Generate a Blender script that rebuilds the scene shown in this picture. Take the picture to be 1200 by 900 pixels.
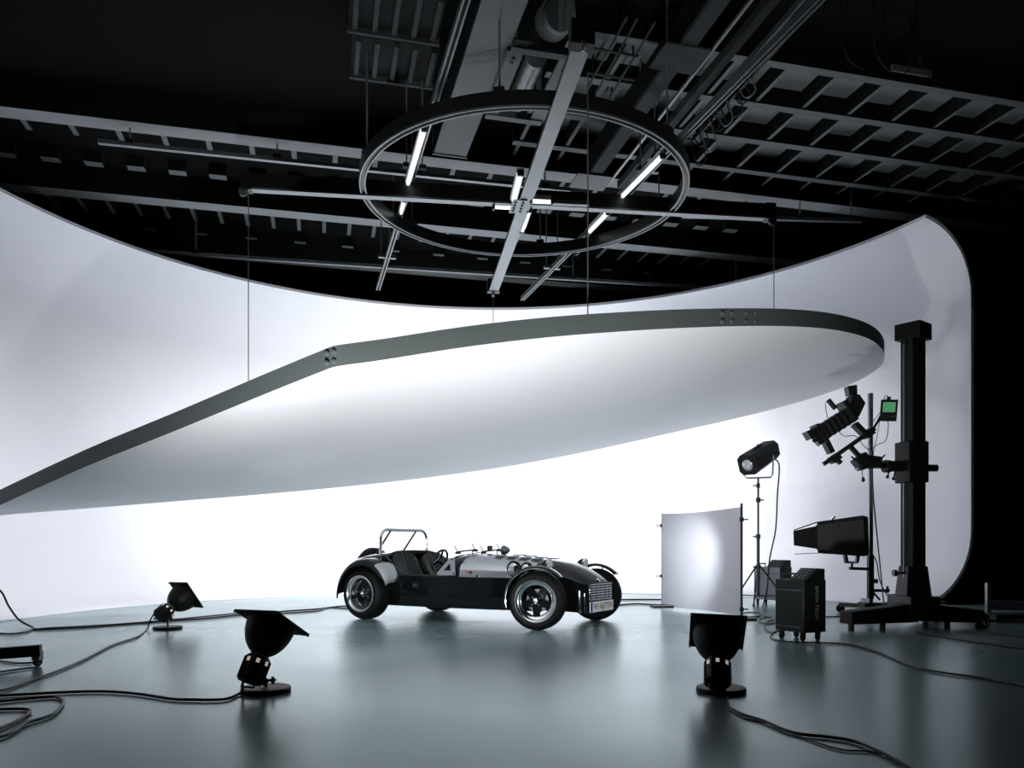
import bpy, math, random
from mathutils import Vector, Matrix
random.seed(7)
for o in list(bpy.data.objects): bpy.data.objects.remove(o)
scene = bpy.context.scene
COL = scene.collection
V = Vector
PI = math.pi
def R(d): return math.radians(d)

# ------------------------------------------------------------------ camera
CAM_H = 0.823
FPX = 920.0
HORIZON = 640.0
cam_d = bpy.data.cameras.new('camera')
cam = bpy.data.objects.new('camera', cam_d); COL.objects.link(cam)
cam.location = (0, 0, CAM_H); cam.rotation_euler = (R(90), 0, 0)
cam_d.sensor_fit = 'HORIZONTAL'; cam_d.sensor_width = 36
cam_d.lens = 36*FPX/1200
cam_d.shift_y = (HORIZON-450)/1200
cam_d.clip_end = 200
scene.camera = cam

# ------------------------------------------------------------------ world, view
w = bpy.data.worlds.new('studio_dark'); scene.world = w; w.use_nodes = True
w.node_tree.nodes['Background'].inputs[0].default_value = (.5, .6, .7, 1)
w.node_tree.nodes['Background'].inputs[1].default_value = .01
vs = scene.view_settings
scene.display_settings.display_device = 'sRGB'
vs.view_transform = 'Standard'; vs.look = 'None'; vs.gamma = 1; vs.use_curve_mapping = False
vs.exposure = 0.0

# ------------------------------------------------------------------ large lights
def spot(name, loc, target, energy, size, blend, radius, color=(1, 1, 1)):
    d = bpy.data.lights.new(name, 'SPOT'); d.energy = energy; d.spot_size = R(size); d.spot_blend = blend
    d.shadow_soft_size = radius; d.color = color
    o = bpy.data.objects.new(name, d); COL.objects.link(o)
    o.location = loc; o.rotation_euler = (V(target)-V(loc)).to_track_quat('-Z', 'Y').to_euler()
    return o
# unseen spots without bodies, added behind the overhead reflector to brighten the cyclorama foot
for fx, fy, fz, tx, ty, tz, en in [(-3.8, 10.5, 2.45, -6.9, 7.2, .6, 260), (-3.0, 11.0, 2.5, -5.4, 13.4, 1.2, 240), (-1.0, 11.6, 2.9, -2.0, 15.3, 1.3, 850), (2.0, 12.0, 3.4, 1.2, 15.7, .8, 760),
                                   (3.7, 12.1, 3.9, 5.0, 14.2, .6, 75)]:
    spot('added_wall_spot', (fx, fy, fz), (tx, ty, tz), en, 160, 1, .12, (1, 1, 1))

# ------------------------------------------------------------------ materials
def mat(name, col, rough=.5, metal=0, spec=.5, noise=0, nscale=8, bump=0, bscale=60, coat=0, stretch=None, emit=0, transl=0):
    m = bpy.data.materials.new(name); m.use_nodes = True
    nt = m.node_tree; b = nt.nodes['Principled BSDF']
    c = (*col, 1)
    b.inputs['Base Color'].default_value = c
    b.inputs['Roughness'].default_value = rough
    b.inputs['Metallic'].default_value = metal
    b.inputs['Specular IOR Level'].default_value = spec
    b.inputs['Coat Weight'].default_value = coat
    b.inputs['Coat Roughness'].default_value = .04
    if emit:
        b.inputs['Emission Color'].default_value = c; b.inputs['Emission Strength'].default_value = emit
    tc = nt.nodes.new('ShaderNodeTexCoord'); mp = nt.nodes.new('ShaderNodeMapping')
    nt.links.new(tc.outputs['Object'], mp.inputs[0])
    if stretch: mp.inputs['Scale'].default_value = stretch
    n = nt.nodes.new('ShaderNodeTexNoise'); n.inputs['Scale'].default_value = nscale; n.inputs['Detail'].default_value = 5
    nt.links.new(mp.outputs[0], n.inputs['Vector'])
    nz = noise if noise else .06
    mx = nt.nodes.new('ShaderNodeMix'); mx.data_type = 'RGBA'
    mx.inputs[6].default_value = tuple(x*(1-nz) for x in col)+(1,); mx.inputs[7].default_value = tuple(min(1, x*(1+nz)) for x in col)+(1,)
    nt.links.new(n.outputs['Fac'], mx.inputs[0]); nt.links.new(mx.outputs[2], b.inputs['Base Color'])
    mr = nt.nodes.new('ShaderNodeMapRange'); mr.inputs[3].default_value = max(0, rough-.05); mr.inputs[4].default_value = min(1, rough+.05)
    nt.links.new(n.outputs['Fac'], mr.inputs[0]); nt.links.new(mr.outputs[0], b.inputs['Roughness'])
    if bump:
        n2 = nt.nodes.new('ShaderNodeTexNoise'); n2.inputs['Scale'].default_value = bscale
        nt.links.new(mp.outputs[0], n2.inputs['Vector'])
        bp = nt.nodes.new('ShaderNodeBump'); bp.inputs['Strength'].default_value = bump; bp.inputs['Distance'].default_value = .01
        nt.links.new(n2.outputs['Fac'], bp.inputs['Height']); nt.links.new(bp.outputs[0], b.inputs['Normal'])
    if transl:
        tr = nt.nodes.new('ShaderNodeBsdfTranslucent'); tr.inputs[0].default_value = c
        ms = nt.nodes.new('ShaderNodeMixShader'); ms.inputs[0].default_value = transl
        nt.links.new(b.outputs[0], ms.inputs[1]); nt.links.new(tr.outputs[0], ms.inputs[2])
        nt.links.new(ms.outputs[0], nt.nodes['Material Output'].inputs[0])
    return m
M = dict(
    floor=mat('grey_studio_floor', (.225, .315, .325), .25, .18, .6, .06, 1.1),
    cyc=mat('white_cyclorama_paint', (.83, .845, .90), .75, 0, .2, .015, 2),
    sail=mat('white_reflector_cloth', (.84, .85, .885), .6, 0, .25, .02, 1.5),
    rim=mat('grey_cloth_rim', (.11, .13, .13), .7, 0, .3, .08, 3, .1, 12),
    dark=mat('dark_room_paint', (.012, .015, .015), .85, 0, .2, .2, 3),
    concrete=mat('shade_dark_concrete', (.006, .007, .007), .9, 0, .05, .15, 3, .2, 20),  # near black puts the shade of the unlit slab into the colour
    panel=mat('lit_slab_pale', (.20, .225, .235), .8, 0, .3, .12, 4),  # pale copy of the slab where light reaches it
    steel=mat('dark_steel_and_shade', (.006, .008, .008), .8, 0, .1, .2, 4),  # shade of the beam sides as colour; also girder webs
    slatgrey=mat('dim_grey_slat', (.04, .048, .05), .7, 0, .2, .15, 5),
    flange=mat('lit_beam_underside', (.25, .275, .28), .6, .0, .4, .2, 3),  # lighter tone for light falling on the main beam undersides
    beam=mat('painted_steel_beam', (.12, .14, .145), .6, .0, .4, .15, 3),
    duct=mat('sheet_steel_grey', (.085, .105, .11), .5, .2, .5, .15, 4),
    black=mat('matt_black_paint', (.007, .009, .009), .5, 0, .25, .2, 10, .1, 200),
    blackm=mat('black_anodised_metal', (.018, .02, .02), .35, .4, .5, .2, 10),
    gloss=mat('black_car_lacquer', (.003, .004, .005), .07, 0, .38, .05, 5),
    alu=mat('brushed_aluminium', (.62, .64, .66), .24, 1, .5, .06, 14, .04, 40, stretch=(1, 12, 12)),
    chrome=mat('polished_chrome', (.8, .82, .84), .1, 1, .5, .03),
    rail=mat('aluminium_rail', (.23, .255, .265), .4, .7, .5, .1, 9),
    rimalu=mat('polished_wheel_lip', (.86, .88, .9), .16, 1, .5, .03),
    tyre=mat('black_rubber', (.005, .006, .006), .6, 0, .15, .2, 20, .15, 80),
    leather=mat('black_leather', (.009, .011, .011), .45, 0, .3, .15, 30, .15, 90),
    cable=mat('black_cable_rubber', (.012, .014, .015), .5, 0, .4, .1),
    steelwire=mat('steel_wire', (.25, .27, .28), .4, .6, .5),
    greypack=mat('grey_metal_case', (.24, .255, .29), .5, .2, .4, .08, 6),
    white=mat('white_plastic', (.8, .8, .8), .5),
    warmwhite=mat('cream_label', (.75, .68, .6), .5),
    plate=mat('number_plate_white', (.75, .75, .72), .4),
    blue=mat('plate_blue', (.02, .03, .25), .4),
    red=mat('red_enamel', (.5, .04, .03), .4),
    orange=mat('orange_lens', (.35, .06, .01), .2),
    diff=mat('diffusion_cloth', (.80, .81, .86), .8, 0, .1, .02, 4, transl=.55),
    tube=mat('tube_and_rail_glow', (.93, 1, 1), .4, emit=1.7),
    bulb=mat('flash_bulb_glow', (1, .98, .95), .4, emit=4),
    slot=mat('lamp_vent_glow', (1, .9, .8), .5, emit=.35),
    screen=mat('green_screen', (.10, .36, .16), .4, emit=.4, noise=.15, nscale=60),
    glass=mat('lamp_lens_glass', (.55, .57, .6), .12, .3, .6),
    carpet=mat('dark_grey_felt', (.02, .022, .022), .9, 0, .1, .2, 20),
)

M['floor'].node_tree.nodes['Principled BSDF'].inputs['Specular Tint'].default_value = (.78, 1, .99, 1)

# ------------------------------------------------------------------ helpers
def at(u, v, Y):
    return V(((u-600)/FPX*Y, Y, CAM_H+(HORIZON-v)/FPX*Y))
def flo(u, v, z=0.0):
    Y = (CAM_H-z)*FPX/(v-HORIZON)
    return V(((u-600)/FPX*Y, Y, z))
def frame(d, up=(0, 0, 1)):
    d = V(d).normalized(); up = V(up)
    if abs(d.dot(up.normalized())) > .98: up = V((0, 1, 0)) if abs(d.y) < .9 else V((1, 0, 0))
    s = up.cross(d).normalized(); u = d.cross(s).normalized()
    return s, u, d
class MB:
    def __init__(self): self.v = []; self.f = []
    def poly(self, pts):
        b = len(self.v); self.v += [V(p) for p in pts]; self.f.append(tuple(range(b, b+len(pts)))); return self
    def box(self, c, s, rz=0, rm=None):
        c = V(c); m = rm or Matrix.Rotation(rz, 3, 'Z'); b = len(self.v)
        for x in (-.5, .5):
            for y in (-.5, .5):
                for z in (-.5, .5): self.v.append(c+m @ V((x*s[0], y*s[1], z*s[2])))
        for q in ((0, 1, 3, 2), (4, 6, 7, 5), (0, 4, 5, 1), (2, 3, 7, 6), (0, 2, 6, 4), (1, 5, 7, 3)): self.f.append(tuple(b+i for i in q))
        return self
    def bar(self, p, q, wd, ht, up=(0, 0, 1)):
        p, q = V(p), V(q); s, u, d = frame(q-p, up)
        m = Matrix((s, u, d)).transposed()
        return self.box((p+q)/2, (wd, ht, (q-p).length), rm=m)
    def tube(self, pts, r, n=8, closed=False):
        pts = [V(p) for p in pts]; N = len(pts); b = len(self.v); prev = None
        for i, p in enumerate(pts):
            a = pts[(i-1) % N] if (closed or i > 0) else p; c = pts[(i+1) % N] if (closed or i < N-1) else p
            d = (c-a).normalized()
            if prev is None: s, u, _ = frame(d)
            else:
                s = (prev-d*prev.dot(d)).normalized(); u = d.cross(s)
            prev = s
            rr = r[i] if isinstance(r, (list, tuple)) else r
            for k in range(n):
                t = 2*PI*k/n; self.v.append(p+(s*math.cos(t)+u*math.sin(t))*rr)
        for i in range(N if closed else N-1):
            j = (i+1) % N
            for k in range(n):
                l = (k+1) % n; self.f.append((b+i*n+k, b+i*n+l, b+j*n+l, b+j*n+k))
        if not closed:
            self.f.append(tuple(b+k for k in range(n-1, -1, -1))); self.f.append(tuple(b+(N-1)*n+k for k in range(n)))
        return self
    def cyl(self, p, q, r, r2=None, n=16):
        return self.tube([p, q], [r, r if r2 is None else r2], n)
    def lathe(self, prof, o=(0, 0, 0), d=(0, 0, 1), n=32, closed=False, up=(0, 0, 1), a0=0):
        s, u, dd = frame(d, up); o = V(o); b = len(self.v); m = len(prof)
        for k in range(n):
            t = a0+2*PI*k/n; e = s*math.cos(t)+u*math.sin(t)
            for r, z in prof: self.v.append(o+e*r+dd*z)
        for k in range(n):
            l = (k+1) % n
            for i in range(m if closed else m-1):
                j = (i+1) % m; self.f.append((b+k*m+i, b+l*m+i, b+l*m+j, b+k*m+j))
        return self
    def prism(self, pts, ext):
        pts = [V(p) for p in pts]; e = V(ext); n = len(pts); b = len(self.v)
        self.v += pts+[p+e for p in pts]
        self.f.append(tuple(b+i for i in range(n-1, -1, -1))); self.f.append(tuple(b+n+i for i in range(n)))
        for i in range(n):
            j = (i+1) % n; self.f.append((b+i, b+j, b+n+j, b+n+i))
        return self
    def loft(self, secs, caps=True, ring=True):
        n = len(secs[0]); b = len(self.v)
        for s in secs: self.v += [V(p) for p in s]
        for i in range(len(secs)-1):
            for k in range(n if ring else n-1):
                l = (k+1) % n; self.f.append((b+i*n+k, b+i*n+l, b+(i+1)*n+l, b+(i+1)*n+k))
        if caps and ring:
            self.f.append(tuple(b+k for k in range(n-1, -1, -1))); self.f.append(tuple(b+(len(secs)-1)*n+k for k in range(n)))
        return self
    def shell(self, grid, th):
        # grid[i][j] of points -> sheet of thickness th along normals
        ni, nj = len(grid), len(grid[0]); g = [[V(p) for p in row] for row in grid]; nor = []
        for i in range(ni):
            row = []
            for j in range(nj):
                a = g[min(i+1, ni-1)][j]-g[max(i-1, 0)][j]; c = g[i][min(j+1, nj-1)]-g[i][max(j-1, 0)]
                x = a.cross(c); row.append(x.normalized() if x.length > 1e-9 else V((0, 0, 1)))
            nor.append(row)
        b = len(self.v); N = ni*nj
        for i in range(ni): self.v += g[i]
        for i in range(ni): self.v += [g[i][j]+nor[i][j]*th for j in range(nj)]
        ix = lambda i, j, s=0: b+s*N+i*nj+j
        for i in range(ni-1):
            for j in range(nj-1):
                self.f.append((ix(i, j), ix(i, j+1), ix(i+1, j+1), ix(i+1, j)))
                self.f.append((ix(i, j, 1), ix(i+1, j, 1), ix(i+1, j+1, 1), ix(i, j+1, 1)))
        for i in range(ni-1):
            for j in (0, nj-1): self.f.append((ix(i, j), ix(i+1, j), ix(i+1, j, 1), ix(i, j, 1)))
        for j in range(nj-1):
            for i in (0, ni-1): self.f.append((ix(i, j), ix(i, j+1), ix(i, j+1, 1), ix(i, j, 1)))
        return self
    def mesh(self, name, material, world_parent=None, smooth=True, ang=35):
        vs_ = self.v
        if world_parent is not None:
            inv = root_matrix(world_parent).inverted(); vs_ = [inv @ p for p in vs_]
        me = bpy.data.meshes.new(name); me.from_pydata([tuple(p) for p in vs_], [], self.f); me.update()
        import bmesh
        bm = bmesh.new(); bm.from_mesh(me); bmesh.ops.recalc_face_normals(bm, faces=bm.faces); bm.to_mesh(me); bm.free()
        if smooth:
            me.polygons.foreach_set('use_smooth', [True]*len(me.polygons)); me.set_sharp_from_angle(angle=R(ang))
        me.materials.append(M[material]); return me
    def build(self, name, material, parent=None, world=False, bevel=0, smooth=True, ang=35):
        me = self.mesh(name, material, parent if world else None, smooth, ang)
        o = bpy.data.objects.new(name, me); COL.objects.link(o)
        if parent is not None: o.parent = parent
        if bevel:
            bv = o.modifiers.new('bevel', 'BEVEL'); bv.width = bevel; bv.segments = 2; bv.limit_method = 'ANGLE'; bv.angle_limit = R(40)
        return o
def root_matrix(o):
    m = Matrix.Translation(o.location) @ o.rotation_euler.to_matrix().to_4x4()
    return root_matrix(o.parent) @ m if o.parent else m
def tag(o, label=None, cat=None, group=None, kind=None):
    if label: o['label'] = label
    if cat: o['category'] = cat
    if group: o['group'] = group
    if kind: o['kind'] = kind
    return o
def thing(name, label, cat, loc=(0, 0, 0), rz=0, group=None):
    o = bpy.data.objects.new(name, None); COL.objects.link(o); o.location = loc; o.rotation_euler = (0, 0, rz)
    o.empty_display_size = .1
    return tag(o, label, cat, group)
def inst(o, parent, loc=None, rz=None):
    c = o.copy(); COL.objects.link(c); c.parent = parent
    if loc is not None: c.location = loc
    if rz is not None: c.rotation_euler = (0, 0, rz)
    return c
def copy_tree(o, parent):
    c = o.copy(); COL.objects.link(c); c.parent = parent
    for ch in list(o.children): copy_tree(ch, c)
    return c
def smooth_path(pts, n=8):
    pts = [V(p) for p in pts]; out = []
    for i in range(len(pts)-1):
        p0 = pts[max(i-1, 0)]; p1 = pts[i]; p2 = pts[i+1]; p3 = pts[min(i+2, len(pts)-1)]
        for k in range(n):
            t = k/n
            out.append(.5*((2*p1)+(-p0+p2)*t+(2*p0-5*p1+4*p2-p3)*t*t+(-p0+3*p1-3*p2+p3)*t**3))
    out.append(pts[-1]); return out
def text_mesh(name, body, size, material, parent, mw, ext=.002, align='CENTER'):
    # lettering as a thin solid; mw places it in the parent's space
    cu = bpy.data.curves.new(name, 'FONT'); cu.body = body; cu.size = size; cu.extrude = ext; cu.align_x = align; cu.align_y = 'CENTER'
    ob = bpy.data.objects.new(name+'_src', cu); COL.objects.link(ob)
    bpy.context.view_layer.update()
    me = bpy.data.meshes.new_from_object(ob.evaluated_get(bpy.context.evaluated_depsgraph_get()))
    bpy.data.objects.remove(ob); bpy.data.curves.remove(cu)
    me.materials.clear(); me.materials.append(M[material]); me.transform(mw)
    o = bpy.data.objects.new(name, me); COL.objects.link(o); o.parent = parent
    return o
# ================================================================== ROOM SHELL (turned 13.7 degrees to the camera)
TH = R(13.7)
E1 = V((math.cos(TH), math.sin(TH), 0)); E2 = V((-math.sin(TH), math.cos(TH), 0))
def bp(s1, s2, z): return E1*s1+E2*s2+V((0, 0, z))
S1A, S1B, S2A, S2B = -7.5, 12.0, -5.0, 18.0
ZC = 6.46
fl = MB().prism([bp(S1A, S2A, 0), bp(S1B, S2A, 0), bp(S1B, S2B, 0), bp(S1A, S2B, 0)], (0, 0, -.2)).build('floor', 'floor')
tag(fl, 'polished grey studio floor', None, None, 'structure')
ceil = MB().box((0, 0, .1), (S1B-S1A, S2B-S2A, .2)).build('ceiling', 'concrete')
ceil.rotation_euler = (0, 0, TH); ceil.location = bp((S1A+S1B)/2, (S2A+S2B)/2, ZC)
tag(ceil, 'dark coffered hall ceiling', None, None, 'structure')
for nm, a, b_, ext in (('wall_left', (S1A, S2A), (S1A, S2B), -E1), ('wall_right', (S1B, S2A), (S1B, S2B), E1),
                       ('wall_back', (S1A, S2B), (S1B, S2B), E2), ('wall_front', (S1A, S2A), (S1B, S2A), -E2)):
    o = MB().prism([bp(*a, 0), bp(*b_, 0), bp(*b_, ZC), bp(*a, ZC)], ext*.2).build(nm, 'dark'); tag(o, 'black hall wall', None, None, 'structure')

# ---- the cyclorama: a round white horizon with a cove at floor and at the top edge
CX, CY = -.3, 8.76
prof = [None, (6.20, .006)]
for i in range(1, 13):
    t = R(90*i/12); prof.append((6.20+1.07*math.sin(t), .006+1.07*(1-math.cos(t))))
for z in (1.8, 2.6, 3.4): prof.append((7.27, z))
for i in range(0, 12):
    t = R(81.5*i/11); prof.append((6.27+1.0*math.cos(t), 4.40+1.0*math.sin(t)))
grid = []
PH0, PH1 = 19.6, 223
for i in range(121):
    ph = PH0+(PH1-PH0)*i/120
    rf = 5.22 if ph > 75 else 5.22+.75*((75-ph)/55.4)**1.2
    pr = [(rf, .006)]+prof[1:]
    c, s = math.cos(R(ph)), math.sin(R(ph))
    grid.append([(CX+r*c, CY+r*s, z) for r, z in pr])
cyc = MB()
cyc.shell(grid, .05)
# the sheet must grow outwards and never below the floor
half = len(cyc.v)//2
sg = 1
mid = 60*len(grid[0])+16
if (cyc.v[half+mid]-cyc.v[mid]).y < 0: sg = -1
for i in range(half):
    d = (cyc.v[half+i]-cyc.v[i])*sg; p = cyc.v[i]+d
    if p.z < .001: p.z = .001
    cyc.v[half+i] = p
cy = cyc.build('wall_cyclorama', 'cyc', ang=50)
tag(cy, 'white curved studio cyclorama with coved floor and top', None, None, 'structure')

# ---- ceiling coffers: long narrow beams with short cross ribs, children of the ceiling
KB = 5.40
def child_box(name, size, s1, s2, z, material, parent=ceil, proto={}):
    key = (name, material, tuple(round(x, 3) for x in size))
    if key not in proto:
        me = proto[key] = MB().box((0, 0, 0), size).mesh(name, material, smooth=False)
        if material in ('beam', 'flange'):               # shade painted into the sides, lit tone kept for the underside
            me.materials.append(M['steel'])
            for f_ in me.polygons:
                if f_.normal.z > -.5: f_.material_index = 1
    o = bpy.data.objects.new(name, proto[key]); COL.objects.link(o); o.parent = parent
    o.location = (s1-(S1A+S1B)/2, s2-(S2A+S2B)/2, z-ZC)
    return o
zb = CAM_H+KB
rows = [1.165+.145*i for i in range(2, 7)]
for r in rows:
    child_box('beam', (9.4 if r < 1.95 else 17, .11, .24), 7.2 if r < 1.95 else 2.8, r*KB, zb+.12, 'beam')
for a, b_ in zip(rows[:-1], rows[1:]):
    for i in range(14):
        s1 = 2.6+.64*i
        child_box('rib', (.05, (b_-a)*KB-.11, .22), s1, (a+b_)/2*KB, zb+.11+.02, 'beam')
        child_box('lit_slab_panel', (.57, (b_-a)*KB-.13, .02), s1+.32, (a+b_)/2*KB, zb+.226, 'panel')  # pale sheet stands for slab catching light, not a separate board
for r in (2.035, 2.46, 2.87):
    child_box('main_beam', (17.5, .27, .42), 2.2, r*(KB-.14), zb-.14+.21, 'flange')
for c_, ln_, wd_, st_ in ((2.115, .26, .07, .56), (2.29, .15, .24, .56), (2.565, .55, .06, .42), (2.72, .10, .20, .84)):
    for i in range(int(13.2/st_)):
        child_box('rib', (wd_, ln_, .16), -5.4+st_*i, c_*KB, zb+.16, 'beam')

# ================================================================== CEILING RIG
def pk(u, v, k):
    Y = k*FPX/(HORIZON-v); return V(((u-600)/FPX*Y, Y, CAM_H+k))
# crane girder running away from the camera
a = pk(592, 0, 4.95); b_ = pk(527, 183, 4.95)
gd = thing('crane_girder', 'wide grey flat-bottomed crane girder crossing the ceiling above the ring', 'girder', (a.x, a.y, 5.45))
dirn = (b_-a).normalized()
MB().bar(a-dirn*5+V((0, 0, .02)), b_+V((0, 0, .02)), .41, .04).build('lower_flange', 'duct', gd, True)
MB().bar(a-dirn*5+V((0, 0, .30)), b_+V((0, 0, .30)), .30, .50).build('web', 'steel', gd, True)
MB().bar(b_-dirn*.03+V((0, 0, .3)), b_+V((0, 0, .3)), .44, .62).build('end_plate', 'duct', gd, True)
# narrow second girder with service strip
a = pk(800, 60, 5.0); b_ = pk(690, 213, 5.0); dirn = (b_-a).normalized()
gd = thing('service_girder', 'narrow dark girder with shiny conduit right of the ring centre', 'girder', (a.x, a.y, 5.7))
MB().bar(a-dirn*2.5, b_, .17, .05).build('lower_flange', 'slatgrey', gd, True)
MB().bar(a-dirn*2.5+V((0, 0, .2)), b_+V((0, 0, .2)), .06, .38).build('web', 'steel', gd, True)
off = V((dirn.y, -dirn.x, 0))
MB().bar(a-dirn*2+off*.28, b_+off*.28, .03, .03).build('conduit', 'rail', gd, True)
MB().bar(a-dirn*1+off*.46, b_+off*.46, .09, .10).build('channel', 'slatgrey', gd, True)
for t in (.02, .97):
    p = a.lerp(b_, t)+V((0, 0, -.04)); MB().box(p, (.5, .42, .02), rz=TH).build('gusset_plate', 'duct' if t > .5 else 'slatgrey', gd, True)
# hoist trolley
h0 = pk(618, 105, 4.9)
ho = thing('hoist_trolley', 'grey rope hoist with drum, motor and drilled side plates beside the girder', 'hoist', (h0.x, h0.y, 5.6), TH)
for sx in (-.27, .27):
    pl = MB().box((sx, 0, .15), (.16, 1.15, .03)).build('side_plate', 'duct', ho)
    MB().box((sx+(.08 if sx > 0 else -.08), 0, .23), (.02, 1.15, .16)).build('flange', 'duct', pl)
    for hy in (-.47, -.40):
        MB().cyl((sx, hy, .128), (sx, hy, .14), .018, n=10).build('bolt_hole', 'black', pl)
pr = []
for i in range(13): pr += [(.095 if i % 2 else .115, -.42+.07*i)]
MB().lathe([(0, -.45)]+pr+[(0, .45)], (-.02, 0, .22), (0, 1, 0), 20).build('rope_drum', 'rail', ho)
MB().lathe([(0, -.2), (.15, -.2), (.16, -.12), (.16, .12), (.12, .2), (0, .2)], (.05, -.86, .32), (0, 1, .35), 24).build('motor', 'duct', ho)
for i in range(5): MB().lathe([(.15, -.01), (.175, -.01), (.175, .01), (.15, .01)], (.05, -.95+.045*i, .30+.015*i), (0, 1, .35), 24, closed=True).build('cooling_fin', 'beam', ho)
for sy in (-.62, .62): MB().box((0, sy, .16), (.66, .09, .08)).build('cross_plate', 'duct', ho)
for sx, sy in ((-.3, .62), (.3, .62), (-.3, -.62), (.3, -.62)): MB().bar((sx, sy, .2), (sx, sy, ZC-5.6-.01), .05, .05).build('hanger_post', 'beam', ho)

# rails running away from the camera
def rail(name, label, u0, v0, u1, v1, k, back, wd=.055, ht=.07, clamps=()):
    a = pk(u0, v0, k); b_ = pk(u1, v1, k); d = (b_-a).normalized(); a = a-d*back
    o = thing(name, label, 'rail', (b_.x, b_.y, CAM_H+k))
    s = V((d.y, -d.x, 0))
    for q in (-1, 1): MB().bar(a+s*q*wd*.42, b_+s*q*wd*.42, wd*.3, ht).build('rail_flange', 'rail', o, True)
    MB().bar(a+V((0, 0, ht*.3)), b_+V((0, 0, ht*.3)), wd*.8, ht*.3).build('rail_web', 'blackm', o, True)
    for t in clamps:
        p = a.lerp(b_, t); MB().box(p+V((0, 0, .02)), (.26, .06, .05), rz=TH).build('rail_clamp', 'rail', o, True)
        for q in (-.09, .09): MB().cyl(p+E1*q, p+E1*q+V((0, 0, ZC-p.z)), .008, n=6).build('hanger_rod', 'steelwire', o, True)
    return a, b_
rail('lamp_rail', 'long slotted aluminium rail running under the left of the ring', 500, 150, 443, 338, 4.32, 4.4, clamps=(.55, .85))
rail('lamp_rail', 'long slotted aluminium rail running under the right of the ring', 780, 180, 612, 350, 4.32, 4.4, clamps=(.5, .84))
# thin crane rail across and thin far rail
def cross_rail(label, u0, v0, u1, v1, k, wd, ht):
    a = pk(u0, v0, k); b_ = pk(u1, v1, k)
    o = thing('cross_rail', label, 'rail', (a.x, a.y, CAM_H+k))
    MB().bar(a, b_, wd, ht).build('rail_profile', 'rail', o, True)
    for t in (.06, .35, .65, .94):
        p = a.lerp(b_, t); MB().cyl(p, V((p.x, p.y, ZC)), .012, n=6).build('hanger_rod', 'steelwire', o, True)
        MB().box(p+V((0, 0, .03)), (.1, .12, .05), rz=TH).build('hanger_clip', 'blackm', o, True)
cross_rail('thin grey rail crossing left ceiling just above the ring boom', 115, 166, 668, 223, 5.05, .06, .05)
cross_rail('faint far rail low over the rear edge of the cyclorama', 180, 295, 900, 342, 4.85, .06, .05)
cross_rail('short grey rail crossing below the coffers on the right', 800, 253, 1010, 259, 5.0, .06, .05)

# cable tray following the right rail, with loops of cable
a = pk(945, 5, 4.55); b_ = pk(805, 163, 4.55)
ct = thing('cable_tray', 'black cable tray with hanging cable loops at upper right', 'cable tray', (b_.x, b_.y, CAM_H+4.55))
d = (b_-a).normalized(); s = V((d.y, -d.x, 0))
for q in (-.07, .07): MB().bar(a-d*2+s*q, b_+s*q, .025, .06).build('tray_side', 'rail' if q < 0 else 'blackm', ct, True)
for i in range(12):
    p = (a-d*1.5).lerp(b_, i/11); MB().bar(p-s*.08, p+s*.08, .02, .02).build('tray_rung', 'blackm', ct, True)
MB().tube([a-d*2+V((0, 0, .03)), b_+V((0, 0, .03))], .03, 6).build('cable_bundle', 'cable', ct, True)
for i in range(9):
    p = a.lerp(b_, .45+.06*i)+s*random.uniform(.02, .1)
    dd = random.uniform(.1, .28)
    MB().tube(smooth_path([p, p+s*.08+V((0, 0, -dd)), p+d*.14+s*.05+V((0, 0, -dd*1.05)), p+d*.2+V((0, 0, .01))], 5), .008, 5).build('cable_loop', 'rail' if i % 3 == 0 else 'cable', ct, True)
for u, v in ((985, 50), (1024, 56), (1075, 66)):
    p = pk(u, v, 4.9); q = E1*.25
    o = MB().tube(smooth_path([p+V((0, 0, .6)), p+V((0, 0, .1)), p+q*.4+V((0, 0, -.15)), p+q*1.2+V((0, 0, -.22)), p+q*1.8+V((0, 0, -.05)), p+q*2+V((0, 0, .6))], 6), .006, 5).build('hanging_cable', 'cable')
    tag(o, 'thin cable loop sagging from the coffers, ' + {985: 'nearest the cable tray', 1024: 'middle of three', 1075: 'furthest right of three'}[u], 'cable', 'sagging ceiling cables')
p = pk(1068, 83, 5.1)
lb = MB().box(p, (.5, .02, .07), rz=TH).build('ceiling_plate', 'beam'); tag(lb, 'faint long grey plate on the near beam at upper right', 'plate')
MB().bar(p+V((0, 0, .04)), V((p.x, p.y, ZC)), .03, .02).build('plate_hanger', 'blackm', lb)

# conduits in the dark middle
for i, (u0, v0, u1, v1) in enumerate([(735, 20, 690, 100), (747, 22, 698, 110), (768, 26, 712, 118), (688, 85, 760, 97), (686, 55, 748, 66)]):
    a = pk(u0, v0, 5.4); b_ = pk(u1, v1, 5.4)
    o = MB().tube([a, b_], .014, 6).build('conduit_pipe', 'slatgrey')
    tag(o, ['thin ceiling conduit, leftmost of the three near the hoist', 'thin ceiling conduit, middle of the three near the hoist', 'thin ceiling conduit, rightmost of the three near the hoist', 'short crosswise conduit, lower of two near the hoist', 'short crosswise conduit, upper of two near the hoist'][i], 'pipe', 'conduits by the hoist')
    for t in (.1, .9):
        p = a.lerp(b_, t); MB().bar(p, V((p.x, p.y, ZC)), .02, .02).build('pipe_hanger', 'blackm', o)
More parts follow.
